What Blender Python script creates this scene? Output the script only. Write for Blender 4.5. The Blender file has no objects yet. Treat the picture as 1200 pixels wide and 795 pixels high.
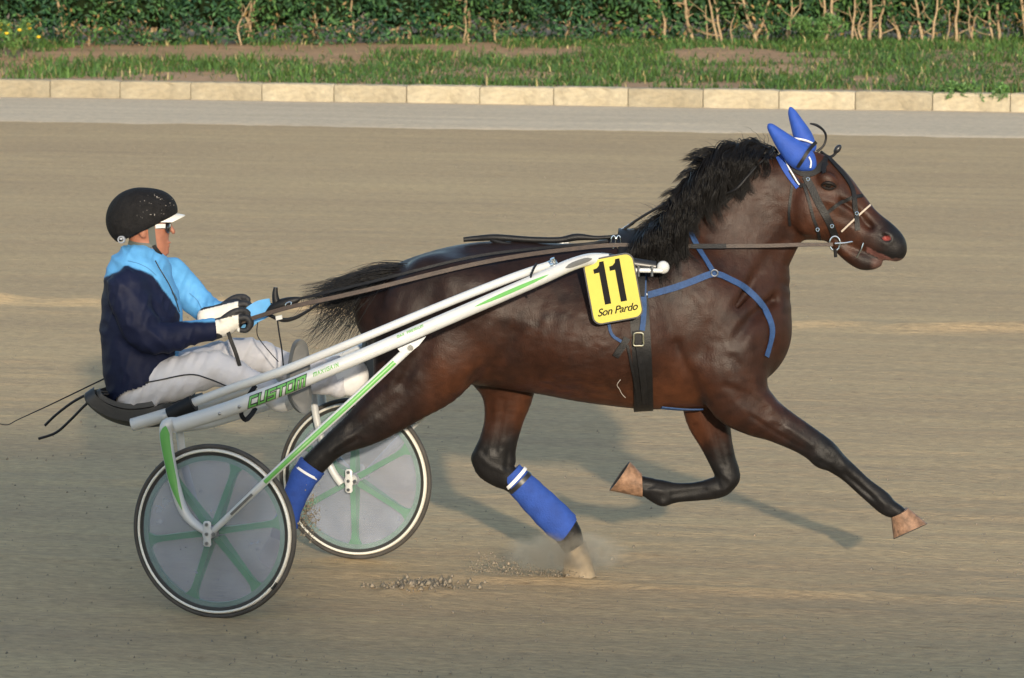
import bpy, math, random
import numpy as np
from mathutils import Vector, Matrix
from mathutils.bvhtree import BVHTree

R_ = math.radians
rng = np.random.default_rng(11)
random.seed(11)
scene = bpy.context.scene
COL = scene.collection

# ------------------------------------------------------------------ camera, sky, sun, exposure
FPX, CX, CY = 5100.0, 600.0, 397.5            # focal length and centre in photograph pixels
CAM_H, PITCH = 3.0102, R_(6.4913)
cam_d = bpy.data.cameras.new("camera")
cam_d.sensor_width = 36.0
cam_d.lens = FPX / 1200 * 36
cam_d.clip_end = 2000
cam_d.dof.use_dof = True
cam_d.dof.focus_distance = 17.4
cam_d.dof.aperture_fstop = 13.0
cam = bpy.data.objects.new("camera", cam_d)
cam.location = (0, 0, CAM_H)
cam.rotation_euler = (math.pi / 2 - PITCH, 0, 0)
COL.objects.link(cam)
scene.camera = cam

SUN_EL, SUN_DRIFT = R_(11.5), R_(6.6)
world = bpy.data.worlds.new("World")
scene.world = world
world.use_nodes = True
wn = world.node_tree
sky = wn.nodes.new("ShaderNodeTexSky")
sky.sky_type = 'NISHITA'
sky.sun_disc = False
sky.sun_elevation = SUN_EL
sky.sun_rotation = math.pi - SUN_DRIFT
sky.dust_density = 1.1
sky.ozone_density = 1.0
wn.links.new(sky.outputs[0], wn.nodes["Background"].inputs[0])
wn.nodes["Background"].inputs[1].default_value = 0.15
sun_d = bpy.data.lights.new("sun", 'SUN')
sun_d.energy = 2.4
sun_d.angle = R_(1.2)
sun_d.color = (1.0, 0.86, 0.67)
sun = bpy.data.objects.new("sun", sun_d)
sdir = Vector((-math.sin(SUN_DRIFT) * math.cos(SUN_EL), math.cos(SUN_DRIFT) * math.cos(SUN_EL), -math.sin(SUN_EL)))
sun.rotation_euler = sdir.to_track_quat('-Z', 'Y').to_euler()
sun.location = (6, -30, 12)
COL.objects.link(sun)
scene.view_settings.view_transform = 'Standard'
scene.view_settings.look = 'None'
scene.view_settings.exposure = 1.05
scene.view_settings.gamma = 1.0

# ------------------------------------------------------------------ helpers: pixels to places, noise, meshes, tags
FWD = np.array([0, math.cos(PITCH), -math.sin(PITCH)])
UPV = np.array([0, math.sin(PITCH), math.cos(PITCH)])
CAMP = np.array([0, 0, CAM_H])
def ray(px, py):
    return FWD + np.array([1, 0, 0]) * ((px - CX) / FPX) + UPV * ((CY - py) / FPX)
def A(px, py, Y):
    """the point at world depth Y seen at that pixel of the photograph"""
    d = ray(px, py)
    return CAMP + d * (Y / d[1])
HY = 17.6                                      # depth of the horse's midline
def hp(px, py, w=0.0):
    return A(px, py, HY + w)
def G(px, py, z=0.0):
    d = ray(px, py)
    return CAMP + d * ((z - CAM_H) / d[2])
def to_px(P):
    P = np.asarray(P) - CAMP
    dep = P @ FWD
    return CX + FPX * P[..., 0] / dep, CY - FPX * (P @ UPV) / dep

def hash2(ix, iy, s):
    h = (ix.astype(np.int64) * 374761393 + iy.astype(np.int64) * 668265263 + s * 974711) & 0x7fffffff
    h = ((h ^ (h >> 13)) * 1274126177) & 0x7fffffff
    return ((h ^ (h >> 16)) & 0xffff) / 65535.0
def vnoise(x, y, s=0):
    ix, iy = np.floor(x), np.floor(y)
    fx, fy = x - ix, y - iy
    fx, fy = fx * fx * (3 - 2 * fx), fy * fy * (3 - 2 * fy)
    a, b = hash2(ix, iy, s), hash2(ix + 1, iy, s)
    c, d = hash2(ix, iy + 1, s), hash2(ix + 1, iy + 1, s)
    return (a * (1 - fx) + b * fx) * (1 - fy) + (c * (1 - fx) + d * fx) * fy
def sstep(a, b, x):
    t = np.clip((x - a) / (b - a), 0, 1)
    return t * t * (3 - 2 * t)

def mesh_np(name, V, F, smooth=True):
    """F: (n,3) or (n,4) index array"""
    V = np.asarray(V, np.float32); F = np.asarray(F, np.int32)
    me = bpy.data.meshes.new(name)
    me.vertices.add(len(V)); me.vertices.foreach_set("co", V.ravel())
    k = F.shape[1]
    me.loops.add(F.size); me.loops.foreach_set("vertex_index", F.ravel())
    me.polygons.add(len(F))
    me.polygons.foreach_set("loop_start", np.arange(0, F.size, k, dtype=np.int32))
    try: me.polygons.foreach_set("loop_total", np.full(len(F), k, np.int32))
    except Exception: pass
    me.update(calc_edges=True); me.validate()
    if smooth: me.polygons.foreach_set("use_smooth", np.ones(len(me.polygons), bool))
    return me
def set_attr(me, name, cols):
    at = me.color_attributes.new(name, 'FLOAT_COLOR', 'POINT')
    c = np.ones((len(me.vertices), 4), np.float32); c[:, :3] = cols
    at.data.foreach_set("color", c.ravel())

class MB:
    """collects faces for one mesh object"""
    def __init__(s): s.v = []; s.f = []; s.m = []; s.cur = 0
    def add(s, V, F, smooth=None):
        o = len(s.v)
        s.v += [tuple(map(float, p)) for p in V]
        s.f += [tuple(int(i) + o for i in f) for f in F]
        s.m += [s.cur] * len(F)
        return s
    def build(s, name, mats, parent=None, smooth=True, bevel=0):
        me = bpy.data.meshes.new(name)
        me.from_pydata(s.v, [], s.f)
        me.update()
        for p in me.polygons: p.use_smooth = smooth
        if not isinstance(mats, (list, tuple)): mats = [mats]
        for m in mats: me.materials.append(m)
        if len(mats) > 1: me.polygons.foreach_set("material_index", s.m)
        o = bpy.data.objects.new(name, me)
        COL.objects.link(o)
        if parent is not None: put(o, parent)
        if smooth: me.set_sharp_from_angle(angle=R_(40))
        if bevel:
            b = o.modifiers.new("bevel", 'BEVEL'); b.width = bevel; b.segments = 2; b.limit_method = 'ANGLE'
        return o
def put(o, parent):
    """children keep their mesh in world coordinates"""
    o.parent = parent
    o.matrix_parent_inverse = Matrix.Translation(-parent.location)
def obj(name, me, mats, parent=None):
    if not isinstance(mats, (list, tuple)): mats = [mats]
    for m in mats: me.materials.append(m)
    o = bpy.data.objects.new(name, me); COL.objects.link(o)
    if parent is not None: put(o, parent)
    return o
def tag(o, label=None, cat=None, group=None, kind=None):
    if label: o["label"] = label
    if cat: o["category"] = cat
    if group: o["group"] = group
    if kind: o["kind"] = kind
    return o
def empty(name, loc):
    o = bpy.data.objects.new(name, None); o.location = tuple(map(float, loc)); o.empty_display_size = .1
    COL.objects.link(o); return o

def nrm(v):
    v = np.asarray(v, float); l = np.linalg.norm(v)
    return v / l if l > 1e-12 else v
def catmull(P, sub, closed=False):
    P = np.asarray(P, float)
    if len(P) < 3 and not closed:
        t = np.linspace(0, 1, sub + 1)[:, None]; return P[0] * (1 - t) + P[1] * t
    n = len(P); out = []
    for i in range(n if closed else n - 1):
        if closed: a, b, c, d = P[(i - 1) % n], P[i], P[(i + 1) % n], P[(i + 2) % n]
        else: a, b, c, d = P[max(i - 1, 0)], P[i], P[i + 1], P[min(i + 2, n - 1)]
        for t in np.arange(sub) / sub:
            out.append(.5 * ((2 * b) + (c - a) * t + (2 * a - 5 * b + 4 * c - d) * t * t + (3 * b - a - 3 * c + d) * t ** 3))
    if not closed: out.append(P[-1])
    return np.array(out)
def frames(P, hint=None):
    n = len(P); T = np.zeros_like(P)
    T[1:-1] = P[2:] - P[:-2]; T[0] = P[1] - P[0]; T[-1] = P[-1] - P[-2]
    T /= np.maximum(np.linalg.norm(T, axis=1, keepdims=True), 1e-9)
    h = np.array([0, -1, 0.]) if hint is None else np.asarray(hint, float)
    if abs(T[0] @ h) > .95 * np.linalg.norm(h): h = np.array([0, 0, 1.])
    N = np.zeros_like(P); N[0] = nrm(h - T[0] * (h @ T[0]))
    for i in range(1, n): N[i] = nrm(N[i - 1] - T[i] * (N[i - 1] @ T[i]))
    return T, N, np.cross(T, N)
def tube(mb, P, r, sides=12, sub=0, cap=True, flat=1.0, hint=None):
    """r scalar or per-point; flat scales the radius along the hint direction"""
    P = np.asarray(P, float); r = np.broadcast_to(np.asarray(r, float), (len(P),))
    if sub:
        Q = catmull(np.c_[P, r], sub); P, r = Q[:, :3], Q[:, 3]
    T, N, B = frames(P, hint)
    V = []; F = []; n = len(P)
    ang = np.arange(sides) * 2 * math.pi / sides
    for i in range(n):
        for a in ang: V.append(P[i] + r[i] * (math.cos(a) * flat * N[i] + math.sin(a) * B[i]))
    for i in range(n - 1):
        for j in range(sides):
            k = (j + 1) % sides
            F.append((i * sides + j, i * sides + k, (i + 1) * sides + k, (i + 1) * sides + j))
    if cap:
        F.append(tuple(range(sides))[::-1]); F.append(tuple((n - 1) * sides + j for j in range(sides)))
    mb.add(V, F); return mb
def ribbon(mb, P, width, thick=.003, N=None, sub=0, closed=False):
    """a flat strap along P whose face looks along N"""
    P = np.asarray(P, float)
    if N is None: N = np.tile([0, -1, 0.], (len(P), 1))
    N = np.asarray(N, float)
    if N.ndim == 1: N = np.tile(N, (len(P), 1))
    if sub:
        Q = catmull(np.c_[P, N], sub, closed); P, N = Q[:, :3], Q[:, 3:]
    n = len(P); T = np.zeros_like(P)
    if closed: T = np.roll(P, -1, 0) - np.roll(P, 1, 0)
    else: T[1:-1] = P[2:] - P[:-2]; T[0] = P[1] - P[0]; T[-1] = P[-1] - P[-2]
    V = []; F = []
    w = np.asarray(width, float)
    w = np.full(n, float(w)) if w.ndim == 0 else np.interp(np.linspace(0, 1, n), np.linspace(0, 1, len(w)), w)
    for i in range(n):
        t = nrm(T[i]); s = nrm(np.cross(t, N[i])); m = nrm(np.cross(s, t))
        for a, b in ((-1, 0), (1, 0), (1, 1), (-1, 1)): V.append(P[i] + s * a * w[i] / 2 + m * b * thick)
    for i in range(n if closed else n - 1):
        k = (i + 1) % n
        for j in range(4):
            l = (j + 1) % 4
            F.append((i * 4 + j, i * 4 + l, k * 4 + l, k * 4 + j))
    if not closed: F += [(3, 2, 1, 0), ((n - 1) * 4, (n - 1) * 4 + 1, (n - 1) * 4 + 2, (n - 1) * 4 + 3)]
    mb.add(V, F); return mb
def revolve(mb, c, axis, ref, prof, n=64):
    """closed or open profile [(radius, offset along axis)] turned about the axis"""
    axis = nrm(axis); ref = nrm(np.asarray(ref, float) - axis * (np.asarray(ref, float) @ axis)); oth = np.cross(axis, ref)
    V = []; F = []; m = len(prof)
    for i in range(n):
        a = 2 * math.pi * i / n
        for r, h in prof: V.append(np.asarray(c) + (ref * math.cos(a) + oth * math.sin(a)) * r + axis * h)
    for i in range(n):
        k = (i + 1) % n
        for j in range(m - 1): F.append((i * m + j, k * m + j, k * m + j + 1, i * m + j + 1))
    mb.add(V, F); return mb
def boxf(mb, c, ex, ey, ez):
    """box from its centre and three half-axis vectors"""
    c, ex, ey, ez = map(lambda q: np.asarray(q, float), (c, ex, ey, ez))
    V = [c + sx * ex + sy * ey + sz * ez for sx in (-1, 1) for sy in (-1, 1) for sz in (-1, 1)]
    F = [(0, 1, 3, 2), (4, 6, 7, 5), (0, 4, 5, 1), (2, 3, 7, 6), (0, 2, 6, 4), (1, 5, 7, 3)]
    mb.add(V, F); return mb
def ellipsoid(mb, c, r, n=16, m=10, ax=None):
    c = np.asarray(c, float); M = np.eye(3) if ax is None else np.array(ax, float)
    V = []; F = []
    for i in range(m + 1):
        th = math.pi * i / m
        for j in range(n):
            ph = 2 * math.pi * j / n
            V.append(c + M[0] * r[0] * math.sin(th) * math.cos(ph) + M[1] * r[1] * math.sin(th) * math.sin(ph) + M[2] * r[2] * math.cos(th))
    for i in range(m):
        for j in range(n):
            k = (j + 1) % n
            F.append((i * n + j, (i + 1) * n + j, (i + 1) * n + k, i * n + k))
    mb.add(V, F); return mb
def strokes(lines, w):
    """wide polylines in 2-D as quads: returns list of quads (4 points)"""
    out = []
    for L in lines:
        for (a, b) in zip(L[:-1], L[1:]):
            a = np.array(a, float); b = np.array(b, float); d = nrm(b - a); s = np.array([-d[1], d[0]]) * w / 2
            out.append([a - d * w / 2 - s, b + d * w / 2 - s, b + d * w / 2 + s, a - d * w / 2 + s])
    return out

# ------------------------------------------------------------------ materials
def mat(name, color, rough=.6, metal=0, spec=.5, var=.0, vscale=20, bump=0, bscale=80, attr=None, coat=0, sheen=0, alpha=1, trans=0):
    m = bpy.data.materials.new(name); m.use_nodes = True
    nt = m.node_tree; b = nt.nodes["Principled BSDF"]; L = nt.links.new
    b.inputs["Roughness"].default_value = rough; b.inputs["Metallic"].default_value = metal
    b.inputs["Specular IOR Level"].default_value = spec; b.inputs["Coat Weight"].default_value = coat
    b.inputs["Sheen Weight"].default_value = sheen; b.inputs["Alpha"].default_value = alpha
    b.inputs["Base Color"].default_value = (*color, 1)
    tc = nt.nodes.new("ShaderNodeTexCoord")
    src = None
    if attr:
        a = nt.nodes.new("ShaderNodeAttribute"); a.attribute_name = attr; src = a.outputs["Color"]
    if var or attr:
        n = nt.nodes.new("ShaderNodeTexNoise"); n.inputs["Scale"].default_value = vscale; n.inputs["Detail"].default_value = 6
        L(tc.outputs["Object"], n.inputs["Vector"])
        r = nt.nodes.new("ShaderNodeMapRange"); r.inputs[1].default_value = .3; r.inputs[2].default_value = .7
        r.inputs[3].default_value = 1 - var; r.inputs[4].default_value = 1 + var
        L(n.outputs[0], r.inputs[0])
        x = nt.nodes.new("ShaderNodeVectorMath"); x.operation = 'MULTIPLY'
        if src is not None: L(src, x.inputs[0])
        else: x.inputs[0].default_value = color
        L(r.outputs[0], x.inputs[1]); L(x.outputs[0], b.inputs["Base Color"])
    if bump:
        n = nt.nodes.new("ShaderNodeTexNoise"); n.inputs["Scale"].default_value = bscale; n.inputs["Detail"].default_value = 4
        L(tc.outputs["Object"], n.inputs["Vector"])
        bp = nt.nodes.new("ShaderNodeBump"); bp.inputs["Strength"].default_value = bump; bp.inputs["Distance"].default_value = .01
        L(n.outputs[0], bp.inputs["Height"]); L(bp.outputs[0], b.inputs["Normal"])
    return m

M_white = mat("white_paint", (.54, .55, .545), .3, spec=.5, var=.04, vscale=9, coat=.3)
M_green = mat("green_paint", (.12, .36, .085), .35, var=.05)
M_dgreen = mat("dark_green_print", (.05, .33, .05), .4)
M_black = mat("black_leather", (.010, .010, .011), .48, spec=.25, var=.25, vscale=40, bump=.15, bscale=200)
M_blackp = mat("black_plastic", (.02, .02, .022), .35)
M_brown = mat("brown_leather", (.046, .029, .019), .5, var=.3, vscale=40, bump=.15, bscale=200)
M_chrome = mat("chrome", (.75, .75, .72), .18, 1)
M_blue = mat("blue_webbing", (.020, .058, .16), .7, var=.15, vscale=60, bump=.3, bscale=300)
M_bandage = mat("blue_bandage", (.014, .055, .28), .8, var=.15, vscale=25, bump=.35, bscale=150)
M_earblue = mat("blue_ear_cloth", (.018, .070, .36), .7, var=.12, vscale=30, bump=.3, bscale=250)
M_yellow = mat("yellow_plate", (.47, .41, .032), .45, var=.03)
M_tyre = mat("tyre_rubber", (.055, .05, .045), .7, var=.3, vscale=15)
M_rim = mat("polished_rim", (.95, .92, .83), .35, .25)
M_rimdark = mat("dark_rim_wall", (.03, .03, .028), .4)
M_grey = mat("grey_plastic", (.13, .13, .125), .55, var=.12, vscale=20)

# ------------------------------------------------------------------ the ground: track, apron, kerb, verge
KA = R_(14.4)                                   # the kerb comes towards the camera on the right
KD = np.array([math.cos(KA), -math.sin(KA), 0]); KN = np.array([math.sin(KA), math.cos(KA), 0])
K0 = np.array([0, 49.8, 0.])                    # foot of the kerb straight ahead of the camera
def kp(s, t, z=0.0):
    return K0 + KD * s + KN * t + np.array([0, 0, z])

def node_ground(name, cols, streak, fine, clod=0.0):
    m = bpy.data.materials.new(name); m.use_nodes = True
    nt = m.node_tree; b = nt.nodes["Principled BSDF"]; L = nt.links.new
    b.inputs["Roughness"].default_value = .95; b.inputs["Specular IOR Level"].default_value = .15
    tc = nt.nodes.new("ShaderNodeTexCoord")
    mp = nt.nodes.new("ShaderNodeMapping"); mp.inputs["Rotation"].default_value = (0, 0, KA)
    L(tc.outputs["Object"], mp.inputs[0])
    def noise(scale, sx, sy, detail=6, rough=.6):
        v = nt.nodes.new("ShaderNodeMapping"); v.inputs["Scale"].default_value = (sx, sy, 1)
        L(mp.outputs[0], v.inputs[0])
        n = nt.nodes.new("ShaderNodeTexNoise"); n.inputs["Scale"].default_value = scale; n.inputs["Detail"].default_value = detail
        n.inputs["Roughness"].default_value = rough
        L(v.outputs[0], n.inputs["Vector"]); return n.outputs[0]
    def ramp(s, a, c0, bb, c1):
        r = nt.nodes.new("ShaderNodeValToRGB"); e = r.color_ramp.elements
        e[0].position = a; e[0].color = (*c0, 1); e[1].position = bb; e[1].color = (*c1, 1)
        L(s, r.inputs[0]); return r.outputs[0]
    def mix(f, c0, c1, mode='MIX'):
        x = nt.nodes.new("ShaderNodeMix"); x.data_type = 'RGBA'; x.blend_type = mode
        if isinstance(f, float): x.inputs[0].default_value = f
        else: L(f, x.inputs[0])
        L(c0, x.inputs[6]); L(c1, x.inputs[7]); return x.outputs[2]
    big = ramp(noise(.5, .25, 1, 4), .35, cols[0], .68, cols[1])
    st = ramp(noise(1.6, .14, 2.2, 8, .65), .32, cols[2], .7, cols[3])
    c = mix(streak, big, st)
    g = ramp(noise(fine, .45, 1, 5, .7), .3, (.72, .72, .73), .72, (1.2, 1.18, 1.15))
    c = mix(1.0, c, g, 'MULTIPLY')
    if clod:
        k = ramp(noise(9, .55, 1.3, 6, .75), .60, (1, 1, 1), .72, (.58, .53, .48))
        c = mix(clod, c, mix(1.0, c, k, 'MULTIPLY'))
    if name.startswith("kerb"):
        oi = nt.nodes.new("ShaderNodeObjectInfo"); c = mix(1.0, c, ramp(oi.outputs["Random"], 0.0, (.78, .76, .72), 1.0, (1.12, 1.1, 1.06)), 'MULTIPLY')
    L(c, b.inputs["Base Color"])
    h1 = noise(fine, .5, 1, 5, .7); h2 = noise(4, .2, 2, 6, .6)
    ad = nt.nodes.new("ShaderNodeMath"); ad.operation = 'ADD'; L(h1, ad.inputs[0]); L(h2, ad.inputs[1])
    bp = nt.nodes.new("ShaderNodeBump"); bp.inputs["Strength"].default_value = .55; bp.inputs["Distance"].default_value = .025
    L(ad.outputs[0], bp.inputs["Height"]); L(bp.outputs[0], b.inputs["Normal"])
    return m
M_sand = node_ground("track_sand", [(.435, .310, .178), (.545, .400, .222), (.385, .282, .176), (.575, .430, .236)], .5, 30, .9)
M_apron = node_ground("apron_concrete", [(.58, .47, .33), (.68, .56, .40), (.50, .41, .29), (.70, .58, .42)], .55, 30, .3)
M_soil = node_ground("verge_soil", [(.42, .245, .145), (.54, .34, .21), (.26, .19, .09), (.50, .32, .19)], .5, 12, .5)
M_earth = node_ground("far_earth", [(.25, .2, .13), (.33, .27, .18), (.2, .2, .1), (.3, .25, .17)], .5, 6)
M_kerb = node_ground("kerb_concrete", [(.33, .305, .235), (.43, .40, .32), (.33, .275, .185), (.50, .47, .39)], .6, 16, .8)

def grid_sheet(s, t, zf, name, m):
    S, T = np.meshgrid(s, t, indexing='ij')
    P = K0[None, None] + S[..., None] * KD + T[..., None] * KN
    P[..., 2] = zf(S, T, P)
    n, k = S.shape
    I = np.arange(n * k).reshape(n, k)
    F = np.stack([I[:-1, :-1], I[1:, :-1], I[1:, 1:], I[:-1, 1:]], -1).reshape(-1, 4)
    return tag(obj(name, mesh_np(name, P.reshape(-1, 3), F), m), kind="structure")
RIDGE_T = float((G(600, 371) - K0) @ KN)
LANE_T = float((G(1050, 694) - K0) @ KN)
def track_z(S, T, P):
    z = .006 * (vnoise(S * .6, T * 3.5, 1) - .5) + .007 * (vnoise(S * 2.5, T * 7, 2) - .5) + .006 * (vnoise(S * 9, T * 17, 3) - .5)
    for t0, wd, h, sd in ((RIDGE_T, .17, .055, 4), (RIDGE_T - .55, .12, .012, 5), (LANE_T, .07, .016, 6), (LANE_T - .5, .06, .010, 7), (LANE_T + 2.1, .09, .012, 8)):
        d = T - t0 - .25 * (vnoise(S * .35, S * 0, sd) - .5) - .08 * (vnoise(S * 2.3, S * 0, sd + 9) - .5)
        z += h * np.exp(-(d / wd) ** 2) * (.25 + 1.1 * vnoise(S * 3.1, T * 6, sd + 3)) * sstep(.2, .6, vnoise(S * .45, S * 0, sd + 20) + .15)
    # the churned print where a hoof has just left the sand
    c = G(492, 690); r2 = ((P[..., 0] - c[0]) / .17) ** 2 + ((P[..., 1] - c[1]) / .28) ** 2
    z += np.exp(-r2) * .05 * (vnoise(S * 22, T * 22, 31) - .35)
    return z - .004 * 0
s_f = np.concatenate([[-90, -60, -40, -25], np.arange(-15, 15.01, .045), [25, 40, 60, 90]])
t_f = np.concatenate([[-90, -70, -55, -45], np.arange(-38, -24, .045), np.arange(-24, -3.55, .07), [-3.5]])
track = grid_sheet(s_f, t_f, track_z, "race_track", M_sand)
def earth_z(S, T, P): return S * 0 - .3
grid_sheet(np.array([-400, 0, 400.]), np.array([-300, 0, 500.]), earth_z, "ground", M_earth)
def apron_z(S, T, P):
    return .012 + .010 * (vnoise(S * .8, T * 4, 41) - .5) + .03 * sstep(-3.6, -.2, T) - .05 * sstep(-3.3, -3.62, T) * 0
ap_s = np.concatenate([[-90, -40], np.arange(-18, 18, .12), [40, 90]])
def apron_grid():
    t = np.concatenate([np.linspace(-3.8, -3.2, 9), np.arange(-3.1, .06, .08)])
    def zf(S, T, P):
        edge = -3.55 + .22 * (vnoise(S * .5, S * 0, 51) - .5) + .12 * (vnoise(S * 2.2, S * 0, 52) - .5)
        return -.03 + .034 * sstep(edge - .25, edge + .1, T) + apron_z(S, T, P) * sstep(edge - .3, edge + .5, T)
    return grid_sheet(ap_s, t, zf, "track_apron", M_apron)
apron_grid()
VERGE_RISE = .16
def verge_h(T): return .235 + VERGE_RISE * sstep(.1, 7.0, T)
def verge_z(S, T, P): return verge_h(T) + .05 * (vnoise(S * .9, T * .9, 61) - .5) * sstep(.3, 1, T) + .02 * (vnoise(S * 5, T * 5, 62) - .5)
grid_sheet(np.concatenate([[-90, -40], np.arange(-18, 18, .15), [40, 90]]), np.concatenate([np.arange(.14, 11, .14), [14, 20, 60]]), verge_z, "verge", M_soil)

# unseen stand added behind the camera, shaped to shade the near track
mb = MB()
for i in range(6): boxf(mb, (-19.5, -4.6 - i * .9, .35 + .35 * i), (21.5, 0, 0), (0, .45, 0), (0, 0, .35 + .35 * i))
boxf(mb, (-19.6, -10.2, 3.31), (21.9, 0, 0), (0, .15, 0), (0, 0, 3.31)); boxf(mb, (22.3, -10.2, 2.75), (19.98, 0, 0), (0, .14, 0), (0, 0, 2.75))
M_conc = mat("shade_stand_concrete", (.35, .33, .30), .9, var=.15, vscale=2)
tag(mb.build("shade_stand", M_conc, smooth=False), kind="structure")
# kerb: a core and every stone its own piece
kmb = MB(); boxf(kmb, kp(0, .13, .06), KD * 90, KN * .055, (0, 0, .12))
kerb = kmb.build("kerb", M_kerb); tag(kerb, kind="structure")
BL = .872
stone_meshes = []
for v in range(6):
    n = 10; V = []; F = []
    prof = [(-.002, -.05), (.0, .10), (.004, .215), (.012, .243), (.03, .252), (.12, .255), (.16, .25), (.165, .0)]
    m = len(prof)
    for i in range(n + 1):
        x = (i / n - .5) * (BL - .012)
        e = .006 * (1 if i in (0, n) else 0)
        for j, (a, h) in enumerate(prof):
            V.append((x + (.004 * random.uniform(-1, 1) if 0 < i < n else 0), a + e + random.uniform(-.003, .003) - (random.uniform(0, .018) if random.random() < .12 else 0) * -1, h - e * (h > .2) - (random.uniform(0, .02) if h > .2 and random.random() < .2 else 0)))
    for i in range(n):
        for j in range(m - 1): F.append((i * m + j, (i + 1) * m + j, (i + 1) * m + j + 1, i * m + j + 1))
    F.append(tuple(range(m))[::-1]); F.append(tuple(n * m + j for j in range(m)))
    mb = MB(); mb.add(V, F)
    me = bpy.data.meshes.new("kerb_stone"); me.from_pydata(V, [], [f[::-1] for f in F]); me.update(); me.materials.append(M_kerb)
    stone_meshes.append(me)
s0 = float((G(64, 118) - K0) @ KD)
for i in range(-6, 26):
    o = bpy.data.objects.new("kerb_stone", stone_meshes[(i * 5 + i // 3) % 6]); COL.objects.link(o)
    p = kp(s0 + (i + .5) * BL, .0 + random.uniform(-.006, .006), random.uniform(-.006, .006))
    o.location = p; o.rotation_euler = (0, 0, -KA + random.uniform(-.004, .004)); o.parent = kerb

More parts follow.
